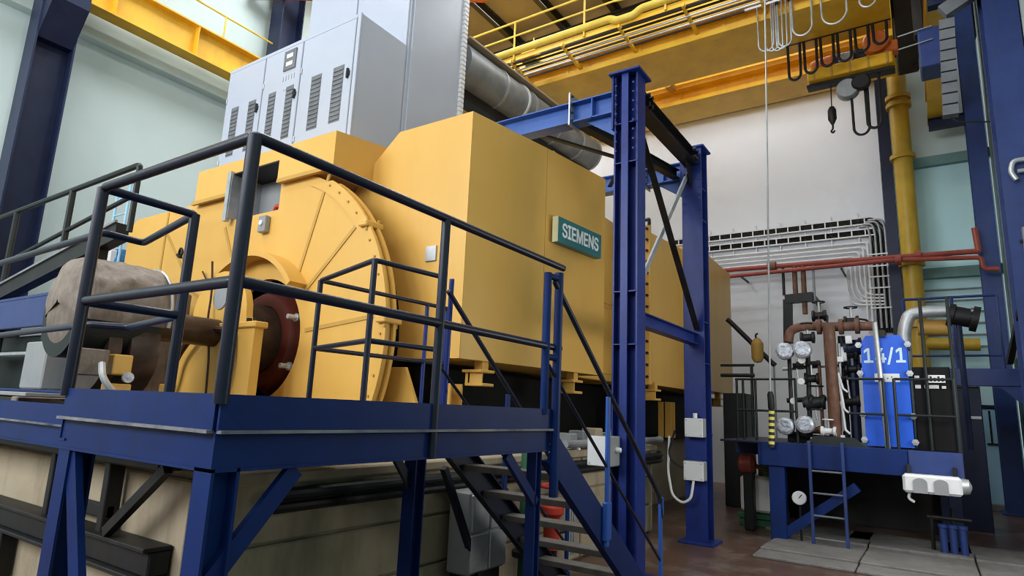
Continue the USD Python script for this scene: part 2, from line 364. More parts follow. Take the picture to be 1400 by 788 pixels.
# raised joints on the end shield
def rib(a, b, w=.045): return bar((4.619, *a), (4.619, *b), w, .02, up=(1, 0, 0))
for a, b in (((6.25, 3.15), (5.85, 4.40)), ((6.05, 3.0), (5.22, 3.74)), ((6.0, 2.5), (4.85, 2.62)), ((7.5, 3.2), (7.95, 4.0)), ((8.05, 2.9), (8.9, 3.3)), ((8.6, 3.2), (9.6, 4.2)), ((9.55, 1.3), (9.55, 4.45))):
    g.part('joint_rib', rib(a, b), yellow_seam)
for y0, y1 in ((5.72, 6.76), (7.83, 8.75)):
    g.part('joint_rib', bar((4.54, y0, 4.44), (4.54, y1, 4.44), .04, .05), yellow_seam)
# hub hood and recess
arch = [(AY+.99*math.cos(t), AZ+.99*math.sin(t)) for t in np.linspace(.25, math.pi-.1, 40)]+[(AY+.93*math.cos(t), AZ+.93*math.sin(t)) for t in np.linspace(math.pi-.1, .25, 40)]
arch = [(6.98+1.15*math.cos(t), 2.36+1.15*math.sin(t)) for t in np.linspace(.55, 2.5, 40)]+[(6.98+1.08*math.cos(t), 2.36+1.08*math.sin(t)) for t in np.linspace(2.5, .55, 40)]
g.part('hub_hood', prism(arch, 'X', 4.38, 4.66), yellow)
g.part('hub_recess', lathe((5.1, AY, AZ), (4.1, AY, AZ), [(0, 0), (0, .79), (.05, .79), (.06, .3)]), hub_red)
g.part('labyrinth_ring', lathe((4.98, AY, AZ), (4.5, AY, AZ), [(0, .66), (.30, .60), (.36, .56), (.36, .42), (0, .42)]), hub_red)
for t in (.35, -.5): g.part('seal_bolt', lathe((4.64, AY-.7*math.cos(t), AZ+.7*math.sin(t)), (4.5, AY-.7*math.cos(t), AZ+.7*math.sin(t)), [(0, .05), (.03, .05), (.03, .03), (.14, .03), (.14, 0)], 10), silver)
# window in the end shield
g.part('window_jamb', cat([box(4.52, 5.0, 7.77, 7.80, 4.09, 4.73), box(4.50, 4.56, 7.78, 7.86, 4.05, 4.76)]), galv)
g.part('window_liner', cat([box(4.66, 5.0, 6.77, 6.79, 4.09, 4.73), box(4.66, 5.0, 6.79, 7.8, 4.07, 4.09)]), grey_enamel)
g.part('window_back', box(4.98, 5.02, 6.70, 7.9, 4.0, 4.8), grey_enamel)
g.part('window_top', box(4.54, 5.0, 6.79, 7.80, 4.715, 4.735), black_steel)
g.part('red_lead', tube([(4.9, 7.3, 4.1), (4.86, 7.2, 4.3), (4.92, 7.05, 4.2), (4.95, 6.95, 4.11)], .03, 8, .08), red_valve)
sw = g.part('push_button_box', rbox(4.54, 4.62, 6.93, 7.08, 3.80, 4.02), grey_enamel)
g.part('button', cyl((4.55, 7.0, 3.92), (4.52, 7.0, 3.92), .035, 12), white_enamel, parent=sw)
# bolted split flange round the stator end
rr = turn(m3.Manifold.extrude((m3.CrossSection([np.array(circ(AY, AZ, 2.17, 96))])-m3.CrossSection([np.array(circ(AY, AZ, 2.0, 96))])) ^ m3.CrossSection([np.array([(3, 1.4), (6.6, 1.4), (6.6, 4.3), (3, 4.3)])]), .04), 'X', 0)
for x in (4.60, 4.72): g.part('stator_flange', rr.translate((x, 0, 0)), yellow)
def polar(x, r, deg): return (x, AY-r*math.cos(math.radians(deg)), AZ+r*math.sin(math.radians(deg)))
for d in range(-24, 62, 6):
    p, q = polar(4.585, 2.10, d), polar(4.80, 2.10, d)
    g.part('flange_stud', tube([p, q], .014, 6), yellow_seam)
for d in (36, 4, -22):
    p = polar(4.68, 2.13, d)
    g.part('split_lug', rbox(4.55, 4.82, p[1]-.07, p[1]+.07, p[2]-.035, p[2]+.035, .012), yellow)
    for x in (4.60, 4.77): g.part('lug_bolt', tube([(x, p[1]-.03, p[2]-.08), (x, p[1]-.03, p[2]+.08)], .018, 6), yellow_seam)
# first cooler housing (nearest)
A, B, C = (5.2, 4.148), (6.54, 3.945), (8.0, 3.80)
ZB, ZT = 2.21, 5.06
TA, TB, TC = ZT, 5.085, 5.13
g.part('housing', hull([(x+.02 if x < 6 else x, y+.03, z) for (x, y), zt in ((A, TA), (B, TB), (C, TC)) for z in (ZB, zt-.02)] +
       [(5.22, 5.29, ZT-.02), (8, 5.31, TC-.02), (5.22, 6.6, 3.7), (8, 6.6, 3.7), (5.22, 6.6, ZB), (8, 6.6, ZB)]), yellow)
def side_plate(a, b, za, zb, t=.03):
    n = np.array([b[1]-a[1], a[0]-b[0]]); n = n/np.linalg.norm(n); n = n if n[1] < 0 else -n; P = []
    for (x, y), z1 in ((a, za), (b, zb)):
        for k in (0, t):
            for z in (ZB, z1): P.append((x-n[0]*k, y-n[1]*k, z))
    return hull(P)
g.part('side_panel', side_plate(A, lerp(A, B, .998), TA, TB), yellow)
g.part('side_panel', side_plate(lerp(B, C, .004), C, TB, TC), yellow)
g.part('end_panel', prism([(4.15, ZB), (4.15, ZT), (5.305, ZT), (5.87, 4.59), (6.6, 3.7), (6.6, ZB)], 'X', 5.19, 5.225), yellow)
g.part('name_plate', rbox(5.17, 5.192, 4.56, 4.72, 3.32, 3.50, .004), galv)
g.part('lifting_eye', tube([(6.62, 4.1, 5.09), (6.62, 4.1, 5.17), (6.74, 4.08, 5.17), (6.74, 4.08, 5.09)], .015, 6, .04), yellow)
for f in (.25, .75):
    p = lerp(B, C, f); g.part('lifting_eye', tube([(p[0]-.06, p[1]+.15, 5.09), (p[0]-.06, p[1]+.15, 5.19), (p[0]+.06, p[1]+.15, 5.19), (p[0]+.06, p[1]+.15, 5.09)], .015, 6, .04), yellow)
# recessed middle part, bolted flange, middle housing, rear housing
g.part('middle_panel', rbox(8.0, 9.56, 4.22, 6.6, 2.19, 4.86, .015), yellow)
g.part('inspection_cover', rbox(8.28, 9.2, 4.205, 4.235, 2.3, 3.35, .01), yellow)
g.part('inspection_cover', rbox(8.28, 9.2, 4.205, 4.235, 3.42, 4.7, .01), yellow)
g.part('bolted_flange', rbox(9.54, 9.60, 3.70, 6.0, 2.17, 4.84, .01), yellow)
g.part('flange_bolts', bolts([(9.54, 3.75, z) for z in np.arange(2.3, 4.8, .19)], (-1, 0, 0), .024, .03), black_steel, kind='stuff')
g.part('flange_hook', cat([tube([(9.55, 3.72, 4.84), (9.55, 3.72, 4.95), (9.62, 3.8, 4.95)], .03, 6)]), black_steel)
g.part('housing', hull([(9.6, 3.78, 2.19), (9.6, 3.78, 4.76), (11.6, 3.78, 2.19), (11.6, 3.78, 4.88), (9.6, 6.4, 2.19), (11.6, 6.4, 2.19), (9.6, 5.2, 4.74), (11.6, 5.2, 4.86), (9.6, 6.4, 3.7), (11.6, 6.4, 3.7)]), yellow)
g.part('housing', hull([(11.62, 3.60, 2.22), (15.0, 3.8, 2.24), (11.62, 3.60, 4.97), (12.6, 3.70, 5.09), (15.0, 3.8, 5.11), (11.62, 6.6, 2.22), (15, 6.6, 2.24), (11.62, 5.3, 5.05), (15, 5.3, 5.11), (11.62, 6.6, 3.7), (15, 6.6, 3.7)]), yellow)
# black machine body, base frame, feet
g.part('stator_body', lathe((5.15, AY, AZ), (15.4, AY, AZ), [(0, .9), (0, 1.80), (10.2, 1.95), (10.2, .3)], 48), dark_void)
g.part('base_frame', rbox(5.3, 15.2, 4.75, 9.5, 1.24, 2.15, .02), dark_void)
g.part('sole_plate', rbox(4.7, 15.2, 4.35, 5.2, 1.24, 1.32, .01), dark_void)
def foot(x, y, z=2.2, s=1.0):
    p = g.part('support_foot', cat([box(x-.06*s, x+.06*s, y-.01, y+.10, z-.10*s, z+.02), rbox(x-.14*s, x+.14*s, y-.05, y+.22, z-.135*s, z-.10*s, .006), box(x-.09*s, x-.07*s, y-.03, y+.2, z-.27*s, z-.13*s), box(x-.09*s, x+.10*s, y+.14, y+.16, z-.27*s, z-.13*s), rbox(x-.10*s, x+.13*s, y-.05, y+.2, z-.29*s, z-.255*s, .006)]), yellow)
for x, y in ((5.62, 4.12), (7.4, 3.92), (9.9, 3.75), (12.35, 3.75), (13.9, 3.8)): foot(x, y, 2.21, .95)
for x, y in ((5.42, 4.35), (9.75, 3.95), (11.45, 4.0)):
    g.part('support_leg', cat([box(x-.10, x-.08, y, y+.25, 1.3, 1.95), box(x+.10, x+.12, y, y+.25, 1.3, 1.95), box(x-.1, x+.12, y+.12, y+.14, 1.3, 1.95)]), yellow)
g.part('side_gusset', prism([(4.30, 1.26), (5.0, 1.26), (5.0, 2.1), (4.72, 2.1)], 'X', 4.98, 5.02), yellow)
# cable hung on the end shield
g.part('drop_cable', tube([(4.58, 8.3, 3.4), (4.57, 7.9, 3.0), (4.57, 7.85, 2.5), (4.56, 7.8, 2.3)], .012, 6, .2), brown_hose)
hk = g.part('eye_hook', tube([(4.6, 8.95, 3.66), (4.55, 8.95, 3.72), (4.53, 8.87, 3.8), (4.53, 8.8, 3.72), (4.53, 8.87, 3.64), (4.53, 8.95, 3.7)], .018, 8, .05), black_steel)

# bearing pedestal in front of the hub, shaft and slip-ring end
bp = Thing('bearing_pedestal', 'yellow bearing pedestal with hoses in front of the generator shaft opening', 'bearing pedestal', (3.95, 6.85, 1.24))
bp.part('housing', prism([(6.08, 1.24), (6.08, 2.46), (7.60, 2.46), (7.60, 1.24)], 'X', 4.02, 4.13), yellow)
bp.part('cap', prism([(AY-.58, 2.53)]+[(AY-.55*math.cos(a), 2.62+.54*math.sin(a)) for a in np.linspace(0, math.pi, 15)]+[(AY+.58, 2.53)], 'X', 4.04, 4.12), yellow)
bp.part('joint_flange', rbox(3.99, 4.16, 6.04, 7.64, 2.46, 2.53, .012), yellow)
bp.part('oil_port', lathe((4.06, 6.84, 2.84), (4.0, 6.84, 2.84), [(0, .0), (0, .14), (.035, .14), (.035, .12), (.036, 0)]), grey_enamel)
bp.part('joint_bolts', bolts([(4.04+.07*k, 6.09, 2.53) for k in range(2)]+[(4.02, y, 2.53) for y in (6.2, 7.3, 7.5)], (0, 0, 1), .03, .035), black_steel, kind='stuff')
bp.part('oil_hose', tube([(4.0, 6.45, 2.42), (3.94, 6.7, 2.46), (3.92, 7.1, 2.42), (3.92, 7.42, 2.12), (3.92, 7.46, 1.8), (3.9, 7.75, 1.5)], .035, 8, .2), brown_hose)
bp.part('oil_hose', tube([(4.0, 6.40, 2.40), (3.97, 6.34, 2.15), (3.98, 6.36, 1.9), (3.98, 6.46, 1.55)], .022, 8, .15), brown_hose)
bp.part('sensor_lead', tube([(4.02, 7.1, 3.3), (4.0, 6.98, 2.9), (3.97, 6.95, 2.55), (3.96, 6.80, 2.2), (3.98, 6.78, 1.6)], .012, 6, .2), brown_hose)
bp.part('base', rbox(3.9, 4.5, 5.9, 7.8, 1.24, 1.36, .01), yellow)
sh = Thing('rotor_shaft', 'dark oiled rotor shaft running into the round generator opening', 'shaft', (4.4, AY, AZ))
sh.part('journal', lathe((2.6, AY, AZ), (5.0, AY, AZ), [(0, 0), (0, .16), (1.5, .16), (1.5, .30), (1.56, .36), (1.66, .40), (2.35, .42), (2.36, 0)], 40), steel_shaft)
sh.part('coupling_disc', lathe((2.95, AY, 2.12), (3.22, AY, 2.12), [(0, 0), (0, .42), (.10, .47), (.25, .47), (.25, .2)], 40), steel_shaft)
sh.part('coupling_disc', lathe((2.75, AY, 2.1), (2.88, AY, 2.1), [(0, 0), (0, .42), (.12, .42), (.12, .2)], 40), steel_shaft)
sr = Thing('slip_ring_exciter', 'exciter at the shaft end shrouded in dusty plastic sheeting, behind the platform railing', 'exciter', (2.9, 6.85, 1.24))
def draped():
    P = []; F = []; nx, nt = 26, 34
    for i in range(nx):
        x = 2.40+.88*i/(nx-1); e = min(i, nx-1-i); kk = (.03, .72, .95)[e] if e < 3 else 1.0
        for j in range(nt):
            a = -.35+(math.pi+.7)*j/(nt-1); r = .46*kk
            y, z = AY-.05+r*1.05*math.cos(a), 2.52+r*math.sin(a)
            if z < 2.40: z = 2.40-(2.40-z)*1.3
            P.append((x, y, z))
    P = np.array(P); n = meshkit.fbm(P*4.2, 4, 3)-.5; c = P-np.array([0, AY, 2.45])*[0, 1, 1]; c[:, 0] = 0
    c /= np.maximum(np.linalg.norm(c, axis=1, keepdims=True), .2); P = P+c*n[:, None]*.17
    for i in range(nx-1):
        for j in range(nt-1):
            a = i*nt+j; F += [[a, a+1, a+nt+1], [a, a+nt+1, a+nt]]
    return P, np.array(F)
sr.part('plastic_sheet', draped(), sheet_mat, smooth=True)
sr.part('end_bell', lathe((2.43, AY-.05, 2.45), (2.75, AY-.05, 2.45), [(0, 0), (0, .26), (.04, .38), (.3, .40)], 36), sheet_mat)
sr.part('yoke', lathe((2.45, AY-.05, 2.40), (3.2, AY-.05, 2.40), [(0, .1), (0, .40), (.75, .40), (.75, .1)], 36), black_green)
sr.part('strap', cat([tube([(3.22, AY-.05+.50*math.cos(a), 2.5+.49*math.sin(a)) for a in np.linspace(-.3, math.pi+.3, 16)], .018, 6)]), galv)
sr.part('brush_box', rbox(2.75, 2.92, 6.28, 6.48, 1.86, 2.05), yellow)
sr.part('brush_box', rbox(2.45, 2.7, 6.26, 6.46, 1.84, 2.08), sheet_mat)
sr.part('brush_box', rbox(2.75, 2.95, 6.3, 6.46, 1.62, 1.78), yellow)
sr.part('terminal_bolt', lathe((2.86, 6.22, 1.84), (2.86, 6.0, 1.84), [(0, 0), (0, .05), (.03, .05), (.03, .02), (.04, 0)], 12), silver)
sr.part('base_frame', cat([rbox(2.4, 3.7, 6.2, 6.36, 1.5, 1.62), rbox(2.4, 3.7, 7.3, 7.46, 1.5, 1.62), rbox(2.4, 3.6, 6.2, 7.46, 1.24, 1.5)]), sheet_mat)
sr.part('bolt_pillar', rbox(3.2, 3.3, 6.15, 6.3, 1.5, 1.80), yellow_seam)
sr.part('cooling_hose', tube([(2.62, 6.2, 1.95), (2.6, 6.1, 1.82), (2.72, 6.05, 1.66), (2.95, 6.05, 1.58), (3.1, 6.1, 1.56)], .03, 8, .12), galv)

sg = Thing('sign', 'teal sign with white capital lettering on the side of the yellow housing', 'sign', (6.589, 3.800, 3.527))
d_ = np.array([C[0]-B[0], C[1]-B[1], 0]); d_ /= np.linalg.norm(d_); n_ = np.array([d_[1], -d_[0], 0])
s0 = np.array([6.66, 3.933, 3.83])
def spt(u, w, z): return s0+d_*u+n_*w+np.array([0, 0, z])
sg.part('board', hull([spt(u, w, z) for u in (0, 1.06) for w in (.035, .115) for z in (0, .34)]), teal)
sg.part('edge_strip', hull([spt(u, w, z) for u in (-.012, .004) for w in (.035, .117) for z in (0, .34)]), sign_edge)
sg.part('lettering', text('SIEMENS', .18, spt(.09, .114, .09), d_, (0, 0, 1), .006, True, .80), sign_white, smooth=False)
sg.part('stand_off', cat([hull([spt(u, w, z) for u in (.1, .14) for w in (0, .04) for z in (.1, .24)]), hull([spt(u, w, z) for u in (.95, .99) for w in (0, .04) for z in (.1, .24)])]), black_steel)

# ================================================================ control cabinets on top
XC = 5.5
cb = Thing('control_cabinet', 'pale grey control cabinet with three louvred doors standing on the generator', 'cabinet', (XC, 8.3, 5.04))
CY0, CY1, CZ0, CZ1 = 6.62, 9.97, 5.05, 7.40
cb.part('body', rbox(XC+.02, 6.47, CY0, CY1, CZ0, CZ1, .012), grey_cab)
cb.part('corner_post', rbox(XC-.005, XC+.03, CY0-.005, CY0+.07, CZ0, CZ1+.005, .006), grey_cab)
cb.part('top_rail', rbox(XC-.004, XC+.03, CY0+.07, CY1, CZ1-.06, CZ1+.004, .006), grey_cab)
doors = [(6.70, 7.90), (7.93, 8.88), (8.91, 9.94)]
for k, (a, b) in enumerate(doors):
    d = cb.part('door', rbox(XC-.015, XC+.025, a, b, CZ0+.08, CZ1-.07, .008), grey_cab)
    w = b-a
    for f in ((.22, .70) if k else (.24, .66)):
        y = a+w*f; zt = 6.62
        lv = []
        for i in range(12):
            z = zt-.05-.072*i
            lv.append(hull([(XC-.03, y-w*.085, z-.03), (XC-.03, y+w*.085, z-.03), (XC-.012, y-w*.085, z+.03), (XC-.012, y+w*.085, z+.03), (XC-.012, y-w*.085, z-.03), (XC-.012, y+w*.085, z-.03)]))
        cb.part('louvre_frame', box(XC-.018, XC-.014, y-w*.10, y+w*.10, zt-.90, zt), louvre_grey, parent=d)
        cb.part('louvre', lv, louvre_grey, parent=d, smooth=False)
    cb.part('handle', cat([rbox(XC-.05, XC-.015, a+.05, a+.09, 6.36, 6.52, .01), rbox(XC-.035, XC-.015, a+.03, a+.11, 6.40, 6.48, .01)]), black_steel, parent=d)
    for z in (6.75, 5.6): cb.part('hinge', cyl((XC-.02, b-.02, z), (XC-.02, b-.02, z+.09), .014, 8), galv, parent=d)
fr = Thing('meter_plate', 'small dark framed plate with two white fields on the middle cabinet door', 'sign', (XC-.03, 8.2, 7.0))
fr.part('plate', rbox(XC-.035, XC-.012, 8.06, 8.36, 6.92, 7.27, .004), louvre_grey)
for z in (6.985, 7.125): fr.part('field', rbox(XC-.04, XC-.034, 8.13, 8.29, z, z+.075, .003), white_enamel)
for k in range(5): cb.part('faint_print', rbox(XC-.018, XC-.014, 8.06+.07*k, 8.075+.07*k, 6.74, 6.83, .001), duct_grey)
for k in range(4): cb.part('faint_print', rbox(XC-.018, XC-.014, 8.10+.06*k, 8.13+.06*k, 6.57, 6.59, .001), duct_grey)
tc = Thing('tall_cabinet', 'taller grey cabinet standing behind the louvred control cabinet', 'cabinet', (6.5, 7.6, 5.04))
tc.part('body', rbox(6.5, 7.86, 6.62, 9.25, 5.05, 9.3, .012), grey_cab)
tc.part('front_panel', rbox(6.47, 6.51, 6.64, 7.9, 5.1, 9.28, .008), grey_cab)
tc.part('front_panel', rbox(6.47, 6.51, 7.93, 9.23, 5.1, 9.28, .008), grey_cab)
tc.part('side_panel', rbox(6.56, 7.80, 6.59, 6.63, 5.1, 9.28, .008), grey_cab)
tc.part('cover_edge', cat([rbox(7.78, 7.90, 6.54, 6.62, 5.75+.09*k, 5.835+.09*k, .01) for k in range(38)]), white_enamel)
tc.part('junction_box', rbox(7.88, 8.25, 6.5, 6.9, 5.75, 6.35, .02), black_steel)
tc.part('bundle', cat([tube([(8.0, 6.55+.06*k, 5.9), (8.1, 6.4+.03*k, 5.45), (8.2, 6.3, 5.1)], .03, 8, .2) for k in range(5)]), black_steel)

dc = Thing('exhaust_duct', 'large round grey ventilation duct running behind the yellow housing', 'duct', (9.5, 7.0, 5.0))
q0, q1 = np.array((8.549, 7.000, 8.073)), np.array((13.621, 7.000, 8.288))
dd = (q1-q0)/np.linalg.norm(q1-q0); q0 = q0-dd*.45; L_ = np.linalg.norm(q1-q0)
R_ = .42
pr = [(0, 0), (0, R_)]
dc.part('pipe', lathe(q0, q1, [(0, 0), (0, R_), (L_, R_), (L_, R_*.94), (L_-.3, R_*.94), (L_-.3, 0)], 40), duct_grey)
for t in (.22, .42, .62, .82, .99):
    c = q0+dd*L_*t; dc.part('seam_band', lathe(c-dd*.03, c+dd*.03, [(0, R_), (0, R_+.022), (.06, R_+.022), (.06, R_)], 40), galv)
up_ = np.array([0, 0, 1.])
dc.part('top_ledge', bar(q0+[0, -.1, R_+.02], q1+[-.2, -.1, R_+.02], .5, .04), tan_beam)
dc.part('support_beam', bar(q0+[0, .1, -R_-.10], q1+[0, .1, -R_-.10], .3, .2), black_steel)
for t in (.3, .75):
    c = q0+dd*L_*t; dc.part('hanger', tube([c+[0, .1, -R_-.15], (c[0], c[1]+.1, 4.41)], .05, 8), black_steel)
dc.part('clamp_strap', lathe(q0+dd*L_*.36-dd*.01, q0+dd*L_*.36+dd*.05, [(0, R_), (0, R_+.03), (.05, R_+.03), (.05, R_)], 40), white_enamel)
# ================================================================ access platform
ZD, ZR, ZM = 1.695, 2.695, 2.123
X0, X2, Y0, Y1 = 1.29, 3.67, 2.10, 3.35
ap = Thing('access_platform', 'blue steel access platform with handrails in the foreground beside the generator', 'platform', (X0, Y0, 0))
ap.part('deck_plate', rbox(X0, X2-.02, Y0+.0, Y1, ZD-.02, ZD, .004), blue)
ap.part('deck_plate', rbox(1.80, 3.15, Y1+.005, 4.32, ZD-.02, ZD, .004), blue)
ap.part('deck_plate', rbox(1.80, 2.6, 4.325, 7.3, ZD-.02, ZD, .004), blue)
def edge(p, q, n):
    "toe board over a channel, a scuffed lip between them"
    n = np.array(n, float)
    ap.part('toe_board', bar(np.array(p)+[0, 0, -.06], np.array(q)+[0, 0, -.06], .012, .13), blue)
    ap.part('lip', bar(np.array(p)+n*.012+[0, 0, -.128], np.array(q)+n*.012+[0, 0, -.128], .03, .012), scuff)
    ap.part('edge_beam', cat([bar(np.array(p)-n*.012+[0, 0, -.195], np.array(q)-n*.012+[0, 0, -.195], .012, .13), bar(np.array(p)-n*.035+[0, 0, -.262], np.array(q)-n*.035+[0, 0, -.262], .07, .012)]), blue)
edge((X0, Y0, ZD+.01), (X2-.03, Y0, ZD+.01), (0, -1, 0))
edge((X0, Y0+.02, ZD+.01), (X0, Y1, ZD+.01), (-1, 0, 0))
edge((1.79, Y1+.05, ZD-.09), (1.79, 7.3, ZD-.09), (-1, 0, 0))
edge((3.16, Y1, ZD+.01), (3.16, 4.32, ZD+.01), (1, 0, 0))
ap.part('edge_beam', channel((X0, Y1, ZD-.12), (X2, Y1, ZD-.12), .2, .06), blue)
ap.part('cross_beam', channel((X2-.06, Y0, ZD-.13), (X2-.06, Y1, ZD-.13), .22, .06), blue)
ap.part('cross_beam', channel((2.45, Y0, ZD-.13), (2.45, Y1, ZD-.13), .16, .06), blue)
def leg(x, y, zt, w=.12):
    ap.part('leg', ibeam((x, y, 0.012), (x, y, zt), w, w, .012, .01, up=(1, 0, 0)), blue)
    ap.part('foot_plate', rbox(x-.11, x+.11, y-.11, y+.11, 0, .014, .004), blue)
leg(X0+.055, Y0+.055, 1.45, .11); leg(X0+.06, Y1-.06, 1.45, .11); leg(X2-.13, Y0+.06, 1.45, .07); leg(3.45, Y1-.25, 1.5, .11)
ap.part('brace', bar((1.66, Y0+.03, 1.43), (1.10+.24, Y0+.03, 1.06), .03, .07), blue)
ap.part('brace', bar((X0+.03, Y1-.1, 1.42), (X0+.03, Y1-.75, .02), .03, .09), blue)
ap.part('brace', bar((3.18, Y0+.04, 1.43), (3.53, Y0+.04, 1.12), .03, .06), blue)
ap.part('brace', bar((3.15, Y1-.25, 1.45), (3.43, Y1-.25, 1.12), .03, .06), blue_dark)
RR = .023
def rail(pts, r=RR, mat=None): ap.part('rail', tube(pts, r, 12), mat or blue_dark)
def post(x, y, z0, z1, r=RR, mat=None): ap.part('rail_post', tube([(x, y, z0), (x, y, z1)], r, 12), mat or blue_dark)
G_, I_, G2, H_ = (2.99, 3.2), (3.63, 3.12), (3.337, 4.20), (4.883, 4.10)
Cc, Dd = (1.96, 4.33), (1.70, 4.31)
rail([(X2+.08, Y0, ZR), (X0, Y0, ZR), (X0, Y1, ZR), (1.76, Y1, ZR), (*Cc, ZR), (*Dd, ZR), (1.80, 7.4, ZR)])
rail([(X2+.06, Y0, ZM), (X0, Y0, ZM), (X0, Y1, ZM), (1.76, Y1, ZM), (*Cc, ZM), (1.78, 4.5, ZM), (1.95, 7.4, ZM)])
post(X0, Y0, ZD-.02, ZR, .027); post(X0, Y1, ZD-.02, ZR, .027); post(1.76, Y1, ZD-.02, ZR, .027); post(2.45, Y0, ZD-.25, ZR, .025)
post(X2-.13, Y0, ZD-.02, 2.62, .027, blue); post(X2-.01, Y0-.02, 1.15, 2.64, .03, blue)
rail([(X2-.13, Y0, 2.60), (X2-.01, Y0-.02, 2.60)], .022, blue); rail([(X2-.13, Y0, 2.05), (X2-.01, Y0-.02, 2.05)], .022, blue)
for z in (ZR, ZM+.0):
    rail([(*I_, z), (*G_, z), (*G2, z), (*H_, z)], .02)
for p in (G_, G2): post(*p, ZD, ZR, .022)
for p, z0 in ((I_, ZD-.1), (H_, 1.3), ((I_[0]+.10, I_[1]-.02), ZD-.1), ((4.6, 4.12), 1.3)): post(*p, z0, ZR, .02, blue_frame)
ba, bb = np.array((3.955, 3.250, 1.220)), np.array((4.491, 3.250, 0.318)); bb = ba+(bb-ba)*(ba[2]/(ba[2]-bb[2]))
ap.part('brace', bar(ba, bb, .05, .05), blue_dark)

# ================================================================ stairs
st = Thing('staircase', 'blue steel staircase with open treads leading down from the platform end', 'staircase', (X2, 2.1, 0))
SL = .76
def sz(x, y): return 1.39-SL*(x-3.92)
for y, s in ((2.10, 1), (3.0, -1)):
    xa, xb = 3.66, 5.72
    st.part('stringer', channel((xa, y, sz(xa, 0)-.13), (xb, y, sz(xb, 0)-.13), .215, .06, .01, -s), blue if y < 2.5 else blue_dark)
    st.part('foot_plate', rbox(5.45, 5.75, y-.06, y+.06, 0, .012, .003), blue_dark)
for k in range(7):
    z = 1.695-.2125*(k+1); x = 3.92+(1.39-z)/SL-.14
    st.part('tread', cat([rbox(x-.07, x+.09, 2.11, 2.99, z-.03, z, .006), rbox(x-.075, x-.06, 2.11, 2.99, z-.045, z+.003, .004)]), tread_mat)
def rz(x): return 2.607-SL*(x-3.45)
def mz(x): return 2.044-SL*(x-3.485)
for y in (2.08, 3.02):
    top = blue_dark
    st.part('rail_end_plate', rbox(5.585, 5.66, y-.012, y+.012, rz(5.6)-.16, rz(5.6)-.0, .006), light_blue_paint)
    st.part('hand_rail', tube([(3.6, y, rz(3.5)), (5.58, y, rz(5.58)), (5.62, y, rz(5.62)-.16)], .02, 10), top)
    st.part('hand_rail', tube([(3.55, y, mz(3.55)), (5.58, y, mz(5.58))], .012, 8), top)
    for x in (4.48, 5.60):
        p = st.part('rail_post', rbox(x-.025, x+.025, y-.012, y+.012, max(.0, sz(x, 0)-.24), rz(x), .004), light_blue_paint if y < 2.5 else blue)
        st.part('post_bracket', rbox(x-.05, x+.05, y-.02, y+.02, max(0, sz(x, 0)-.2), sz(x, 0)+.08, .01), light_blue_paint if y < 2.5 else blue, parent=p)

# ================================================================ gangway and ladder beyond the shaft end
gw = Thing('gangway', 'dark steel gangway with handrails on the far left below the pale wall', 'gangway', (3.2, 9.2, 1.2))
gw.part('deck_beam', bar((3.2, 12.3, 2.82), (3.2, 7.62, 3.52), .14, .2), black_steel)
gw.part('beam_edge', bar((3.12, 12.3, 2.93), (3.12, 7.62, 3.63), .03, .03), duct_grey)
gw.part('hand_rail', tube([(3.2, 12.6, 4.26), (3.2, 7.45, 4.31), (3.2, 7.45, 3.5)], .035, 8), black_green)
gw.part('hand_rail', tube([(3.2, 12.3, 3.35), (3.2, 7.6, 3.93)], .028, 8), black_green)
for y in (11.06, 9.2): gw.part('rail_post', tube([(3.2, y, 2.9+(11.06-y)*.15), (3.2, y, 4.28)], .04, 8), black_green)
for y, z in ((12.1, 1.0), (8.1, 1.66)): gw.part('support_column', ibeam((3.2, y, z), (3.2, y, 2.75+(12.1-y)*.15), .14, .12), black_steel)
ub = Thing('walkway_edge', 'deep navy walkway edge on the far left with darkness under it', 'walkway', (3.1, 9.6, 1.24))
ub.part('web', rbox(3.0, 3.06, 8.75, 11.3, 2.45, 2.82, .008), blue_column)
ub.part('top_plate', rbox(3.0, 4.2, 8.75, 11.3, 2.82, 2.86, .006), blue_column)
for y in (8.85, 10.6): ub.part('post', rbox(3.07, 3.2, y, y+.14, 1.66, 2.82, .01), black_steel)
ub.part('shelf', rbox(2.98, 3.2, 8.87, 11.3, 2.1, 2.14, .006), galv)
db = Thing('equipment_cabinet', 'dark green-grey equipment cabinet under the navy beam at the far left', 'cabinet', (3.0, 8.6, 1.24))
db.part('body', rbox(3.3, 4.3, 8.9, 11.9, 1.26, 2.40, .02), black_green)
db.part('side_box', rbox(2.9, 3.3, 8.25, 8.85, 1.7, 2.24, .015), grey_enamel)
db.part('plinth', rbox(2.7, 3.3, 8.0, 11.9, 1.24, 1.62, .015), black_green)
db.part('top_edge', rbox(2.66, 3.3, 7.9, 11.9, 1.62, 1.66, .006), grey_enamel)
eq = Thing('control_desk', 'pale grey control desk standing behind the left handrail posts', 'cabinet', (3.5, 8.3, 1.24))
eq.part('body', rbox(3.5, 4.3, 7.95, 8.7, 1.26, 3.0, .02), sheet_mat)
eq.part('front_plate', rbox(3.47, 3.5, 8.0, 8.65, 2.2, 2.95, .008), galv)
pl2 = Thing('pilaster', 'pale vertical post beside the left edge of the yellow end shield', 'post', (4.4, 10.85, 1.24))
pl2.part('post', rbox(4.5, 4.6, 11.0, 11.35, 1.24, 4.0, .01), white_enamel)
pl2.part('red_brown_pipe', tube([(4.42, 11.45, 1.24), (4.42, 11.45, 4.0)], .13, 12), rust)
ld = Thing('cage_ladder', 'slim teal ladder with guard rails left of the yellow machine', 'ladder', (4.4, 11.2, 3.2))
for y in (11.35, 10.92): ld.part('stile', tube([(4.6, y, 3.6), (4.6, y, 5.2)], .022, 8), door_blue)
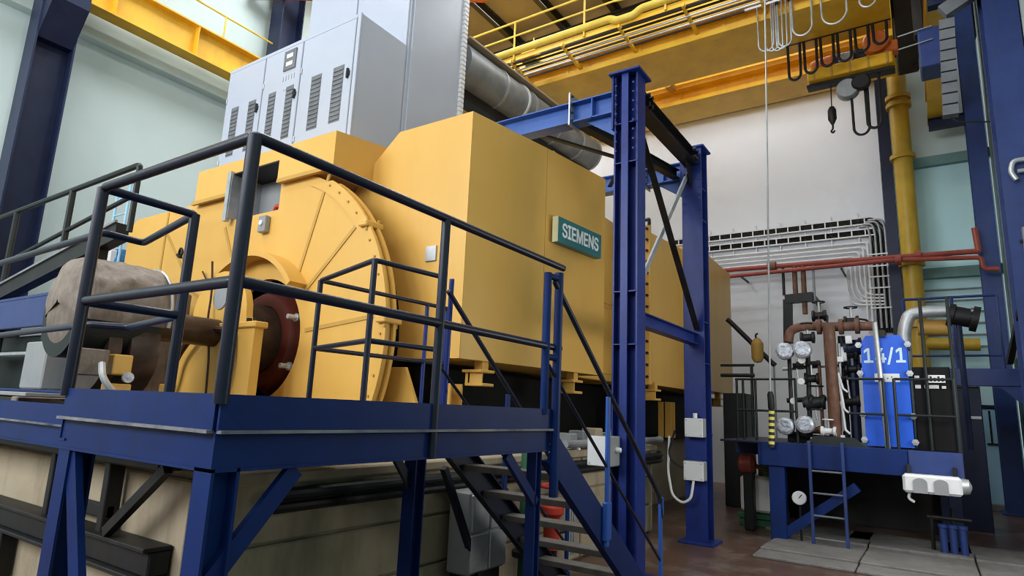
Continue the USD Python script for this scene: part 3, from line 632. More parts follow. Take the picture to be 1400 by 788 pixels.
for k in range(5): ld.part('rung', tube([(4.6, 11.35, 3.8+.28*k), (4.6, 10.92, 3.8+.28*k)], .014, 6), door_blue)
ld.part('guard_rail', tube([(4.6, 10.92, 5.02), (6.0, 11.05, 5.0), (6.0, 10.1, 5.02)], .022, 8), door_blue)
for p in ((6.0, 11.05), (6.0, 10.1)): ld.part('guard_post', tube([(*p, 4.3), (*p, 5.02)], .018, 6), door_blue)
ld.part('landing', rbox(4.55, 5.8, 10.85, 11.4, 3.55, 3.6, .006), door_blue)
ld.part('landing_post', tube([(5.6, 11.2, 1.24), (5.6, 11.2, 3.56)], .05, 8), black_steel)
def blob(c, r, amp, seed, n=3):
    s = trimesh.creation.icosphere(subdivisions=n, radius=1.0); v = np.array(s.vertices)
    v = v*(1+(meshkit.fbm(v*1.7+seed, 3, seed)-.5)[:, None]*amp)*np.array(r)
    v[:, 2] = np.maximum(v[:, 2], -r[2]*.8)
    return v+np.array(c), np.array(s.faces)
solo('blue_bundle', blob((4.75, 11.12, 3.81), (.2, .24, .26), .7, 4), blue_cloth, 'crumpled blue cloth bundle lying on the teal ladder landing', 'bundle')

# ================================================================ blue portal frame
pf = Thing('portal_frame', 'tall blue bolted steel portal frame standing over the generator side', 'steel frame', (6.51, 2.78, 0))
GX1, GX2, GY, GZ = 6.51, 9.02, 2.78, 5.74
for k, x in enumerate((GX1, GX2)):
    pf.part('column', cat([ibeam((x, GY, .03), (x, GY, GZ), .30, .24, .020, .014, up=(0, 1, 0)), ibeam((x, GY, .03), (x, GY, GZ), .30, .085, .018, .014, up=(1, 0, 0))]) if k == 0 else ibeam((x, GY, .03), (x, GY, GZ), .30, .30, .022, .016, up=(1, 0, 0)), blue_frame)
    pf.part('base_plate', rbox(x-.24, x+.24, GY-.24, GY+.24, 0, .03, .005), blue_frame)
    pf.part('cap_plate', rbox(x-.20, x+.20, GY-.20, GY+.20, GZ, GZ+.03, .005), blue_frame)
    for z in (2.45, 3.05, 4.6, 5.1): pf.part('web_stiffener', cat([box(x-.13, x+.13, GY-.14, GY-.01, z, z+.014), box(x-.13, x+.13, GY+.01, GY+.14, z, z+.014)]), blue_frame)
    pf.part('arm_beam', ibeam((x, GY+.17, 5.44), (x, 6.3, 5.44), .28, .2, .016, .012), arm_blue)
    pf.part('end_plate', box(x-.15, x+.15, GY+.152, GY+.175, 5.05, 5.78), blue_frame)
    pf.part('haunch', prism([(GY+.175, 5.31), (GY+.175, 5.02), (GY+.60, 5.31)], 'X', x-.01, x+.01), arm_blue)
    pf.part('splice_plate', box(x-.13, x+.13, GY+.76, GY+.78, 5.26, 5.70), galv)
    pf.part('arm_stiffener', cat([box(x-.1, x-.008, GY+.46, GY+.474, 5.3, 5.57), box(x+.008, x+.1, GY+.46, GY+.474, 5.3, 5.57)]), arm_blue)
    pf.part('end_bolts', bolts([(x+sx*.11, GY+.15, z) for sx in (-1, 1) for z in np.arange(5.1, 5.76, .11)], (0, -1, 0), .018, .03), black_steel, kind='stuff')
    pf.part('column_bolts', bolts([(x-.15, GY+sy*.11, z) for sy in (-1, 1) for z in np.arange(4.75, 5.7, .12)], (-1, 0, 0), .014, .016), blue_frame, kind='stuff')
    pf.part('splice_bolts', bolts([(x+sx*.1, GY+.75, z) for sx in (-1, 1) for z in np.arange(5.32, 5.66, .11)], (0, -1, 0), .016, .02), black_steel, kind='stuff')
pf.part('tie_beam', ibeam((GX1+.16, GY, 5.56), (GX2-.16, GY, 5.56), .2, .2, .014, .01), black_steel)
for x, s in ((GX1+.16, 1), (GX2-.16, -1)):
    pf.part('gusset', prism([(x, 5.46), (x, 5.1), (x+s*.28, 5.46)], 'Y', GY-.008, GY+.008), black_steel)
    pf.part('gusset_bolts', bolts([(x+s*.12, GY-.1, 5.5), (x+s*.22, GY-.1, 5.5), (x+s*.12, GY-.1, 5.62), (x+s*.22, GY-.1, 5.62)], (0, -1, 0), .03, .05), black_steel, kind='stuff')
pf.part('mid_rail_beam', ibeam((GX1+.15, GY, 2.80), (GX2-.15, GY, 2.80), .16, .14, .012, .01), blue_frame)
pf.part('diagonal_brace', angle((GX1+.16, GY-.03, 5.15), (GX2-.18, GY-.03, 2.95), .085), black_steel)
pf.part('diagonal_brace', angle((GX2-.16, GY+.04, 5.35), (GX1+.16, GY+.04, 2.95), .075), galv)
pf.part('plan_brace', ibeam((GX1+.1, GY+.72, 5.38), (GX2-.1, GY+.25, 5.38), .14, .12, .012, .01), black_steel)
pf.part('plan_brace', angle((GX1+.1, GY+1.35, 5.35), (GX2-.1, GY+.3, 5.40), .06), black_steel)
pf.part('plan_brace', angle((GX2-.1, GY+1.35, 5.4), (GX1+1.2, GY+.5, 5.36), .07), black_steel)

# ================================================================ overhead crane
cr = Thing('bridge_crane', 'yellow overhead travelling crane spanning the top of the hall', 'crane', (12.4, .3, 9.62))
G1X, G2X, GB, GT = 12.5, 15.3, 9.72, 10.75
for x, x2, zb, GT in ((G1X, 13.56, GB, 10.62), (G2X, 15.9, GB+.12, 11.5)):
    xa = x-.22
    cr.part('girder', cat([box(xa, xa+.02, .1, 12.7, zb, GT), box(x2-.02, x2, .1, 12.7, zb, GT), box(xa, x2, .1, 12.7, GT, GT+.03)]), yellow_crane)
    cr.part('bottom_plate', box(xa, x2+.1, .1, 12.7, zb-.02, zb), yellow_crane)
    cr.part('lower_flange', box(xa-.20, xa, .1, 12.7, zb-.03, zb+.08), yellow_crane)
    cr.part('upper_ledge', box(xa-.20, xa, .1, 12.7, zb+.40, zb+.52), yellow_crane)
    for y in np.arange(1.2, 12.5, 1.9): cr.part('web_stiffener', box(xa-.015, xa-.001, y-.03, y+.03, zb+.09, zb+.39), yellow_crane)
for y in (-.35, 12.5):
    cr.part('end_carriage', rbox(G1X-.7, G2X+.7, y, y+.42, 9.78, 10.15 if y < 1 else 10.3, .03), black_steel if y < 1 else yellow_crane)
    for x in (G1X-.4, G2X+.4): cr.part('wheel', cyl((x, y+.0 if y < 1 else y+.2, 9.80), (x, y+.12 if y < 1 else y+.36, 9.80), .1, 20), black_steel)
# walkway on the near girder
WX = G1X-1.25
for k in range(6): cr.part('grating_bar', box(WX+.04+.14*k, WX+.07+.14*k, .3, 10.6, 9.95, 9.99), black_steel)
for y in np.arange(.8, 10.6, 1.42):
    cr.part('walkway_bracket', bar((G1X-.24, y, 9.88), (WX-.05, y, 10.0), .06, .09), yellow_crane)
for x in (WX+.24, WX+.52):
    cr.part('conduit', tube([(x, .3, 9.9), (x, 10.5, 9.9)], .02, 6), galv)
cr.part('edge_pipe', tube([(WX-.06, -.2, 10.22), (WX-.06, 4.55, 10.22), (WX-.06, 4.7, 10.12), (WX-.06, 5.1, 10.12), (WX-.06, 5.25, 10.22), (WX-.06, 10.3, 10.22), (WX-.06, 10.55, 10.1), (WX-.06, 11.4, 10.1)], .085, 12, .08), yellow_rail)
cr.part('toe_board', box(WX-.02, WX-.01, .3, 10.5, 9.99, 10.12), yellow_crane)
cr.part('walk_rail', tube([(WX-.05, .0, 11.02), (WX-.05, 9.75, 11.02), (WX-.05, 9.75, 10.15)], .025, 8), yellow_rail)
cr.part('walk_rail', tube([(WX-.05, .0, 10.64), (WX-.05, 4.4, 10.64), (WX-.05, 4.6, 10.55), (WX-.05, 5.2, 10.64), (WX-.05, 9.75, 10.64)], .022, 8), yellow_rail)
cr.part('walk_rail', tube([(WX-.05, 9.8, 10.7), (WX-.05, 11.6, 10.7)], .022, 8), yellow_rail)
cr.part('walk_rail', tube([(WX-.05, 9.8, 10.4), (WX-.05, 11.6, 10.4)], .022, 8), yellow_rail)
for y in (.4, 2.2, 4.0, 5.9, 7.8, 11.1): cr.part('walk_post', tube([(WX-.05, y, 10.0), (WX-.05, y, 11.02 if y < 10 else 10.7)], .024, 8), yellow_rail)
cr.part('lamp_bracket', cat([rbox(WX+.1, WX+.4, 7.3, 7.7, 10.0, 10.25), tube([(WX+.2, 7.4, 10.2), (WX+.2, 7.4, 10.6)], .02, 6)]), yellow_rail)
cr.part('service_pipe', tube([(G2X-.52, .5, 10.45), (G2X-.52, 8.9, 10.45)], .07, 10), yellow_crane)
cr.part('travel_motor', cat([cyl((G2X-.75, 5.15, 10.30), (G2X-.40, 5.15, 10.30), .12, 16)]), yellow_seam)
db0, db1 = np.array((12.000, -0.286, 8.535)), np.array((12.000, -0.612, 7.800))
cr.part('drive_box', rbox(11.95, 12.5, db0[1], db1[1], db1[2], db0[2], .02), blue_column)
cr.part('drive_box_arm', rbox(12.1, 12.3, db0[1]-.1, db0[1]+.05, db0[2]-.02, 9.8, .01), black_steel)
for k in range(2): cr.part('collector_arm', tube([(11.93, db0[1]+.3, db0[2]-.05-.25*k), (11.93, db1[1]+.12, db0[2]-.0-.25*k)], .012, 6), galv)

hs = Thing('hoist_trolley', 'yellow hoist trolley with orange motors hanging at the right end of the crane', 'hoist', (14.0, .9, 9.0))
hs.part('frame', rbox(13.7, 14.2, .12, 1.72, 8.98, 9.24, .02), yellow_crane)
for k in range(5): hs.part('frame_rib', rbox(13.68, 13.70, .2+.34*k, .24+.34*k, 8.98, 9.24, .004), yellow_seam)
hs.part('lower_rail', rbox(13.85, 14.1, .10, 1.76, 8.90, 8.97, .01), black_steel)
hs.part('motor', lathe((13.62, .40, 9.52), (14.2, .40, 9.52), [(0, 0), (0, .20), (.05, .24), (.5, .24), (.55, .15), (.56, 0)], 28), orange)
hs.part('motor', lathe((13.9, 1.65, 9.34), (13.9, 1.15, 9.40), [(0, 0), (0, .13), (.05, .16), (.42, .16), (.46, .1), (.47, 0)], 24), orange)
hs.part('arm', rbox(13.8, 14.05, .02, .4, 9.28, 9.52, .02), orange)
hs.part('drum', lathe((14.1, .35, 9.45), (14.1, 1.5, 9.45), [(0, 0), (0, .2), (1.1, .2), (1.1, 0)], 28), black_steel)
hs.part('pulley', lathe((13.8, .98, 8.68), (14.05, .98, 8.68), [(0, 0), (0, .20), (.05, .22), (.09, .18), (.13, .22), (.2, .22), (.2, 0)], 28), duct_grey)
hs.part('pulley', lathe((13.75, .72, 8.74), (13.95, .72, 8.74), [(0, 0), (0, .15), (.05, .18), (.12, .18), (.14, 0)], 24), black_steel)
hs.part('brake_unit', rbox(13.7, 13.95, .82, 1.1, 9.24, 9.46, .03), galv)
hb = Thing('hook_block', 'small dark hook block hanging below the hoist trolley', 'hook', (14.0, 1.31, 8.0))
hb.part('rope', tube([(14, 1.30, 8.95), (14, 1.31, 8.35)], .012, 6), black_steel)
hb.part('block', lathe((14, 1.31, 8.42), (14, 1.31, 8.0), [(0, 0), (.02, .05), (.1, .085), (.3, .085), (.42, .03), (.43, 0)], 16), black_steel)
hb.part('hook', tube([(14, 1.31, 8.02), (14, 1.31, 7.9), (14, 1.35, 7.84), (14, 1.31, 7.8), (14, 1.28, 7.85)], .02, 8, .02), black_steel)
def loop(name, x, y0, y1, ztop, zbot, r, mat, label, group, seg=8):
    ym, w = (y0+y1)/2, (y1-y0)/2; P = [(x, y0, ztop), (x, y0+w*.04, zbot+w*1.2)]
    P += [(x, ym-w*math.cos(a)*.98, zbot+w*(1-math.sin(a))*1.2) for a in np.linspace(.25, math.pi-.25, 9)]
    P += [(x, y1-w*.04, zbot+w*1.2), (x, y1, ztop)]
    solo(name, tube(P, r, seg), mat, label, 'cable', group)
ZT_ = 9.70
for k, (a, b, zb) in enumerate(((2.06, 2.36, 8.93), (1.98, 2.22, 8.90), (1.90, 2.10, 8.88), (1.82, 2.02, 8.90), (1.74, 1.98, 8.93), (1.36, 1.72, 9.06), (.76, 1.20, 9.12), (.28, .56, 9.28))):
    if k < 5: loop('festoon_cable', 12.0, a, b, 9.95, zb, .016, galv, 'silver festoon cable loop in the bunched group below the crane girder', 'bunched silver festoon loops')
    else: loop('festoon_cable', 12.0, a, b, 9.95, zb, .020, galv, ('wide silver cable loop right beside the bunched festoon loops', 'widest silver festoon loop in the middle of the crane track', 'narrow silver festoon loop farthest right under the crane girder')[k-5], None)
for k in range(6):
    y = 2.02-.32*k
    loop('power_cable', 13.3, y-.24, y, 9.7, 8.86+.07*k+(.0 if k != 3 else -.05), .028, rubber, ('first', 'second', 'third', 'fourth', 'fifth', 'sixth')[k]+' dark power cable loop from the left in the row between the crane girders', 'dark power cable loops')
ft = Thing('festoon_track', 'thin galvanised track carrying the festoon cables under the crane', 'track', (12.0, .2, 9.9))
ft.part('rail', bar((12.0, .1, 9.97), (12.0, 2.6, 9.97), .05, .05), galv)
ft.part('cable_bracket', bar((13.3, .1, 9.72), (13.3, 2.3, 9.72), .05, .05), black_steel)
for y in (.15, 2.25): ft.part('cross_arm', bar((12.0, y, 9.99), (13.3, y, 9.76), .04, .04), black_steel)
for k in range(9): ft.part('trolley', rbox(11.97, 12.03, .28+.24*k, .34+.24*k, 9.88, 9.95, .006), black_steel)
for a, b, zb, r in ((.62, .92, 7.62, .026), (.40, .66, 7.72, .03)):
    loop('hoist_cable', 13.95, a, b, 8.94, zb, r, rubber, ('lower' if zb < 7.7 else 'shorter thicker')+' black cable loop hanging below the hoist trolley', 'black cable loops under the hoist')
pc = Thing('pendant_cable', 'long thin pendant cable hanging from the crane with a yellow and black striped handle', 'pendant control', (9.900, 1.990, 1.306))
pc.part('cable', tube([(9.900, 1.816, 8.582), (9.900, 1.906, 4.783), (9.900, 1.972, 2.068)], .014, 8), galv)
pc.part('pendant_box', lathe((9.900, 1.970, 2.122), (9.900, 1.962, 1.791), [(0, 0), (.01, .03), (.05, .045), (.25, .045), (.3, .03), (.31, 0)], 14), black_steel)
a_, b_ = np.array((9.900, 1.961, 1.833)), np.array((9.900, 1.980, 1.306))
for k in range(12):
    pc.part('tape_band', cyl(lerp(a_, b_, k/12), lerp(a_, b_, (k+1)/12), .042, 14), tape_yellow if k % 2 == 0 else print_black)
cc = Thing('cable_chain', 'grey segmented cable drag chain hanging high beside the right blue column', 'cable chain', (11.500, -0.593, 6.612))
c0, c1 = np.array((11.500, -0.685, 8.315)), np.array((11.500, -0.612, 6.607))
for k in range(9):
    a, b = lerp(c0, c1, k/9+.008), lerp(c0, c1, (k+1)/9-.008); cc.part('link', bar(a, b, .17, .21, up=(0, 1, 0)), louvre_grey)
cc.part('arm', bar((11.500, -0.637, 8.467), (11.5, -1.3, c0[2]+.5), .16, .22), louvre_grey)
cc.part('cable_tail', tube([tuple(c1), tuple(c1+[0, -.08, -.1]), (11.5, -1.1, c1[2]-.2)], .012, 6, .05), rubber)
cc.part('mount', rbox(11.4, 11.62, -1.4, -.95, c0[2]+.30, c0[2]+.45), black_steel)
# ================================================================ services on the end wall
XW = 17.36
ct = Thing('cable_tray', 'double ladder cable tray with dark cables running along the white end wall', 'cable tray', (XW, 1.2, 6.3))
yl_, yr_ = 6.2, .95
for k, z in enumerate((6.66, 6.36)):
    for dz in (0, .17): ct.part('side_rail', bar((XW, yl_, z+dz), (XW, yr_-.1*k, z+dz), .03, .035), white_pipe)
    for y in np.arange(yr_+.1, yl_, .30): ct.part('rung', bar((XW, y, z-.02), (XW, y, z+.19), .025, .03, up=(0, 1, 0)), white_pipe)
    for j in range(4):
        ct.part('cable', tube([(XW+.06, yl_, z+.02+.045*j), (XW+.06, yr_+.0-.05*j*.6, z+.02+.045*j), (XW+.06, yr_-.16-.05*j+.12*k, z-.2+.03*j), (XW+.06, yr_-.16-.05*j+.12*k, 3.9)], .024, 6, .12), rubber)
for y in np.arange(1.2, 6.2, .62): ct.part('hanger', bar((XW+.07, y, 6.22), (XW+.07, y, 6.98), .03, .03, up=(0, 1, 0)), galv)
for z in (5.85, 5.55, 5.28, 5.0, 4.5): ct.part('riser_rung', bar((XW-.02, .60, z), (XW-.02, 1.05, z), .02, .035), white_pipe)
for j in range(6):
    z = 6.18-.115*j; y = 1.02+.10*j; zz = 5.0-.08*j
    P_ = [(XW, 6.2, z), (XW, y+.05, z), (XW, y, z-.06), (XW, y, zz+.3)] + ([(XW, y-.12, zz), (XW, .75, zz-.02)] if j > 1 else [(XW, y-.0, 3.9)])
    solo('service_conduit', tube(P_, .026, 8, .14), white_pipe, ('topmost', 'second', 'third', 'fourth', 'fifth', 'lowest')[j]+' white conduit of six below the cable tray on the end wall', 'conduit', 'white conduits under the cable tray')
for j in range(4):
    y = .62+.11*j
    solo('riser_conduit', tube([(XW+.0, .98+.06*j, 6.75-.05*j), (XW, y+.05, 6.75-.05*j), (XW, y, 6.5-.05*j), (XW, y, 4.0)], .028, 8, .16), galv, ('rightmost', 'second from right', 'third from right', 'leftmost')[j]+' galvanised riser conduit of four curving down from the cable tray', 'conduit', 'riser conduits by the dark column')
for j, (z, z2) in enumerate(((5.86, 5.70), (5.62, 5.42))):
    t = Thing('red_pipe', ('upper red-brown pipe running along the end wall to the right riser', 'lower red-brown pipe running along the end wall')[j], 'pipe', (17.0-.1*j, 3, z))
    x = 16.45
    if j == 0: t.part('pipe', tube([(16.450, 5.304, 5.484), (16.450, 4.126, 5.562), (16.450, -1.045, 5.503), (16.450, -1.122, 5.494), (16.450, -1.089, 6.030)], .06, 10, .12), red_pipe)
    else: t.part('pipe', tube([(16.300, 5.258, 5.286), (16.300, 4.093, 5.351), (16.300, 0.485, 5.424), (16.300, -1.151, 5.325), (16.300, -1.154, 5.066), (16.300, -1.425, 5.042)], .05, 10, .10), red_pipe)
    c = np.array((16.450, -0.014, 5.528)) if j == 0 else np.array((16.300, 0.371, 5.413))
    t.part('flange', lathe(tuple(c+[0, .06, 0]), tuple(c-[0, .06, 0]), [(0, .05), (0, .12), (.12, .12), (.12, .05)], 20), red_pipe)
    if j == 0:
        c = np.array((16.450, 3.106, 5.546)); t.part('flange', lathe(tuple(c+[0, .11, 0]), tuple(c-[0, .11, 0]), [(0, .05), (0, .13), (.2, .13), (.2, .05)], 20), rust)
    for c in (((16.450, 3.940, 5.506), (16.450, 1.547, 5.455)) if j == 0 else ()): t.part('bracket', bar((c[0], c[1], c[2]-.1), (17.48, c[1], c[2]-.1), .04, .04), black_steel)
for k, (x_, y0, z0) in enumerate(((1072, 402, 0), (1088, 410, 0), (1101, 432, 0), (1115, 432, 0))):
    q = [(16.450, 2.858, 4.787), (16.450, 2.591, 4.695), (16.450, 2.393, 4.281), (16.450, 2.167, 4.233)][k]
    solo('drop_pipe', tube([(q[0], q[1], 5.5), q], (.035, .06, .06, .03)[k], 10), (black_steel, rust, rust, grey_enamel)[k],
         ('thin black drop pipe leftmost of four below the red pipes', 'rusty drop pipe ending at the dark square pipe bracket', 'rusty drop pipe ending in a fitting above the pipework', 'thin grey drop pipe rightmost of four below the red pipes')[k], 'pipe')
br = Thing('pipe_bracket', 'dark square-section bracket frame against the white end wall above the pipework', 'bracket', (16.450, 2.812, 3.843))
br.part('top_bar', bar((16.450, 2.829, 4.673), (16.450, 2.194, 4.706), .2, .22), black_steel)
br.part('upright', bar((16.450, 2.778, 4.670), (16.450, 2.806, 3.570), .16, .2, up=(0, 1, 0)), black_steel)
br.part('wall_tie', bar((16.450, 2.226, 4.708), (17.44, (16.450, 2.226, 4.708)[1], (16.450, 2.226, 4.708)[2]), .12, .12), black_steel)
yp = Thing('gas_pipe', 'tall vertical yellow pipe with flanges beside the dark column', 'pipe', (16.8, .12, 0))
yp.part('pipe', tube([(16.8, .12, 0.0), (16.8, .12, 10.6)], .20, 24), yellow_pipe)
for z in (9.55, 9.35, 5.35, 8.0, 3.9): yp.part('flange', lathe((16.8, .12, z), (16.8, .12, z+.1), [(0, .18), (0, .27), (.1, .27), (.1, .18)], 24), yellow_pipe)
yp.part('branch', tube([(16.8, .12, 3.55), (16.8, -.9, 3.50), (16.8, -1.0, 3.5)], .14, 16), yellow_pipe)

# ================================================================ exchanger platform
hp = Thing('exchanger_platform', 'blue steel platform carrying the plate heat exchanger and rusty pipework', 'platform', (10.0, .9, 0))
HX0, HXY0, HXY1, HZ = 10.0, -.30, 2.2, 1.38
hp.part('deck', rbox(HX0, 12.6, HXY0, 2.75, HZ-.03, HZ, .005), navy)
hp.part('front_beam', rbox(HX0-.02, HX0+.05, .30, HXY1-.05, HZ-.34, HZ, .008), blue)
hp.part('front_beam', rbox(HX0-.02, HX0+.05, HXY0, .295, HZ-.34, HZ, .008), blue_column)
hp.part('front_beam', rbox(HX0+.9, HX0+.96, HXY1, 2.75, HZ-.24, HZ, .008), blue_column)
hp.part('side_beam', rbox(HX0, 12.6, HXY1-.06, HXY1, HZ-.34, HZ-.03, .008), blue)
hp.part('hood_plate', prism([(1.55, HZ), (1.42, HZ+.12), (.9, HZ+.12), (.78, HZ)], 'X', HX0-.005, HX0+.03), black_green)
hp.part('leg', rbox(HX0+.02, HX0+.2, 1.84, 2.06, 0, HZ-.34, .008), blue)
hp.part('leg', rbox(12.3, 12.48, 1.84, 2.06, 0, HZ-.04, .008), navy)
hp.part('leg', rbox(12.3, 12.48, -.2, -.02, 0, HZ-.04, .008), navy)
hp.part('leg', rbox(11.2, 11.36, -.28, -.12, 0, HZ-.04, .008), navy)
hp.part('brace', bar((HX0+.1, 1.88, .10), (HX0+.1, .92, .84), .12, .13), blue)
for y in (1.55, .62, 0.0): hp.part('floor_beam', rbox(HX0+.06, 12.5, y-.05, y+.05, HZ-.2, HZ-.03, .006), navy)
HR, HM = 2.33, 1.84
def hrail(pts, r=.017): hp.part('rail', tube(pts, r, 8), black_green)
for z in (HR, HM):
    hrail([(HX0+.5, 2.62, z), (HX0+.38, 1.70, z)])
    hrail([(HX0+.2, .98, z), (HX0+.2, .53, z)]); hrail([(HX0+.2, .40, z), (HX0+.2, -.28, z), (12.5, -.28, z)])
for x, y in ((HX0+.5, 2.60), (HX0+.49, 2.50), (HX0+.45, 2.30), (HX0+.38, 1.70), (HX0+.2, .53), (HX0+.2, .40), (HX0+.2, -.28), (12.4, -.28)):
    hp.part('rail_post', tube([(x, y, HZ-.02), (x, y, HR+.01)], .02, 8), black_green)
for y in (.02, -.3): hp.part('tall_post', tube([(HX0+.45, y, HZ-.03), (HX0+.45, y, 3.5)], .022, 8), black_green)
la = Thing('ladder', 'dark blue steel ladder up to the exchanger platform', 'ladder', (9.86, 1.27, 0))
for y in (1.48, 1.06): la.part('stile', rbox(9.88, 9.94, y-.02, y+.02, 0, HZ+.05, .005), blue_column)
for k in range(4): la.part('rung', tube([(9.91, 1.48, .12+.3*k), (9.91, 1.06, .12+.3*k)], .014, 8), louvre_grey)

hx = Thing('plate_heat_exchanger', 'bright blue plate heat exchanger marked 14/1 on the raised platform', 'heat exchanger', (10.4, .52, HZ))
HB, HT = HZ+.02, 2.97
hx.part('end_plate', prism([(.22, HB), (.80, HB), (.79, HT-.12), (.72, HT), (.30, HT), (.22, HT-.12)], 'X', 10.38, 10.46), hx_blue)
for k in range(10): hx.part('plate', rbox(10.50+.045*k, 10.53+.045*k, .27, .75, HB+.04, HT-.12, .004), galv)
hx.part('back_plate', prism([(.22, HB), (.80, HB), (.79, HT-.12), (.72, HT), (.30, HT), (.22, HT-.12)], 'X', 11.0, 11.08), hx_blue)
hx.part('carrying_bar', bar((10.3, .51, HT+.02), (11.3, .51, HT+.02), .08, .1), black_steel)
for y in (.205, .815):
    for z in (HB+.08, 1.83, 2.42, HT-.14):
        b = hx.part('tie_bolt', tube([(10.3, y, z), (11.14, y, z)], .022, 8), galv)
        hx.part('nut', lathe((10.32, y, z), (10.38, y, z), [(0, 0), (0, .045), (.05, .045), (.05, 0)], 6), galv, parent=b)
hx.part('marking', text('14/1', .20, (10.379, .785, 2.58), (0, -1, 0), (0, 0, 1), .004, True, .88), pale_blue_letter, smooth=False)
hx.part('rating_plate', rbox(10.372, 10.381, .33, .64, 2.30, 2.42, .003), white_enamel)
hx.part('rating_print', cat([rbox(10.370, 10.373, .37+.05*k, .385+.05*k, 2.34+.02*(k % 2), 2.36+.02*(k % 2), .001) for k in range(5)]), louvre_grey, kind='stuff')
solo('support_pipe', tube([(10.28, .53, HZ), (10.28, .585, 3.15)], .035, 12), galv, 'galvanised upright pipe standing in front of the blue heat exchanger', 'pipe')

pw = Thing('rusty_pipework', 'rusty brown pipe manifold with valves left of the blue heat exchanger', 'pipework', (10.5, 1.2, HZ))
pw.part('main_pipe', tube([(10.500, 1.198, 1.448), (10.500, 1.208, 3.150)], .085, 20), rust)
pw.part('main_flange', lathe((10.5, 1.23, HZ+.0), (10.5, 1.23, HZ+.08), [(0, .05), (0, .15), (.08, .15), (.08, .05)], 20), rust)
pw.part('header', tube([(10.600, 1.807, 2.928), (10.600, 1.778, 3.115), (10.600, 1.582, 3.178), (10.600, 1.220, 3.152), (10.600, 0.604, 3.140)], .07, 16, .1), rust)
for p in ((10.600, 1.353, 3.157), (10.600, 1.050, 3.146), (10.600, 0.833, 3.149)):
    pw.part('flange', lathe((p[0], p[1]+.03, p[2]), (p[0], p[1]-.03, p[2]), [(0, .05), (0, .12), (.06, .12), (.06, .05)], 18), rust)
def valve(p, r=.09, mat=None, wheel=None):
    p = np.array(p)
    a = pw.part('valve', lathe(p+[0, .1, 0], p-[0, .1, 0], [(0, .03), (0, r), (.03, r), (.05, r*.65), (.15, r*.65), (.17, r), (.2, r), (.2, .03)], 16), mat or black_steel)
    pw.part('valve_stem', tube([p, p+[-.02, 0, r*2.4]], .018, 8), galv, parent=a)
    w = p+[-.02, 0, r*2.4]
    pw.part('hand_wheel', tube([w+[math.cos(t)*r, math.sin(t)*r, 0] for t in np.linspace(0, 2*math.pi, 13)], .012, 6), wheel or black_steel, parent=a)
for p in ((10.700, 1.358, 3.345), (10.700, 0.916, 3.233), (10.600, 1.528, 2.991), (10.700, 0.964, 2.718), (10.600, 1.495, 2.353), (10.600, 1.429, 2.021), (10.700, 1.104, 2.341), (10.700, 0.937, 2.507)): valve(p)
valve((10.350, 1.271, 1.572), .07, white_enamel, white_enamel)
def drum_valve(p, lab):
    p = np.array(p); P_ = []
    a = pw.part('actuator', lathe(p+[-.16, .02, 0], p+[.1, .02, 0], [(0, 0), (0, .09), (.02, .125), (.12, .135), (.2, .12), (.25, .07), (.26, 0)], 20), silver, label=lab)
    for t in range(6): P_.append(tuple(p+[-.17, .08*math.cos(t*1.047)+.02, .08*math.sin(t*1.047)]))
    pw.part('actuator_bolts', bolts(P_, (-1, 0, 0), .014, .02), galv, parent=a)
    pw.part('actuator_neck', tube([p+[0, .02, 0], p+[.25, .02, 0]], .05, 12), black_steel, parent=a)
for p in ((10.400, 1.800, 2.757), (10.400, 1.549, 2.775), (10.400, 1.836, 1.618), (10.400, 1.559, 1.653)): drum_valve(p, 'silver round actuator')
for a, b, r, m in (((10.620, 1.811, 2.907), (10.620, 1.809, 1.431), .03, black_steel), ((10.620, 1.535, 2.901), (10.620, 1.561, 1.446), .035, black_steel), ((10.750, 1.073, 3.018), (10.750, 1.078, 1.473), .05, black_green), ((10.750, 0.939, 2.901), (10.750, 0.945, 1.428), .07, navy),
                   ((10.700, 1.884, 2.012), (10.700, 1.319, 2.060), .04, black_steel), ((10.800, 1.947, 2.515), (10.800, 1.305, 2.571), .03, galv), ((10.600, 1.383, 2.556), (10.600, 1.376, 1.457), .025, rust), ((10.600, 1.093, 2.888), (10.600, 1.115, 1.579), .022, galv), ((10.500, 1.973, 1.533), (10.500, 1.324, 1.462), .03, black_steel),
                   ((10.800, 1.129, 2.820), (10.800, 0.790, 2.836), .05, galv), ((10.800, 1.142, 2.571), (10.800, 0.786, 2.570), .04, black_steel)):
    pw.part('branch_pipe', tube([a, b], r, 10), m)
for p, q, r, m in (((10.720, 1.081, 2.811), (10.720, 0.783, 2.850), .14, navy), ((10.620, 1.640, 1.971), (10.620, 1.332, 2.002), .11, black_green), ((10.660, 1.768, 2.562), (10.660, 1.369, 2.583), .06, black_steel), ((10.720, 1.163, 2.010), (10.720, 0.869, 2.040), .09, black_steel), ((10.550, 1.730, 1.546), (10.550, 1.383, 1.586), .06, rust)):
    p, q = np.array(p), np.array(q); L0 = np.linalg.norm(q-p)
    pw.part('strainer_body', lathe(p, q, [(0, 0), (0, r*.6), (L0*.12, r*.6), (L0*.14, r), (L0*.3, r*1.0), (L0*.32, r*.85), (L0*.84, r*.85), (L0*.86, r), (L0*.98, r), (L0, r*.5), (L0+.001, 0)], 18), m)
for p, h in (((10.500, 1.574, 2.548), .22), ((10.500, 1.667, 2.323), .18), ((10.500, 1.430, 1.724), .16), ((10.500, 1.092, 2.166), .2), ((10.500, 1.090, 1.845), .18), ((10.550, 0.987, 2.063), .3)):
    pw.part('spindle', tube([p, (p[0], p[1]+.02, p[2]+h)], .014, 6), galv); pw.part('lever_handle', tube([(p[0], p[1]+.08, p[2]+h), (p[0], p[1]-.08, p[2]+h)], .016, 6), black_steel)
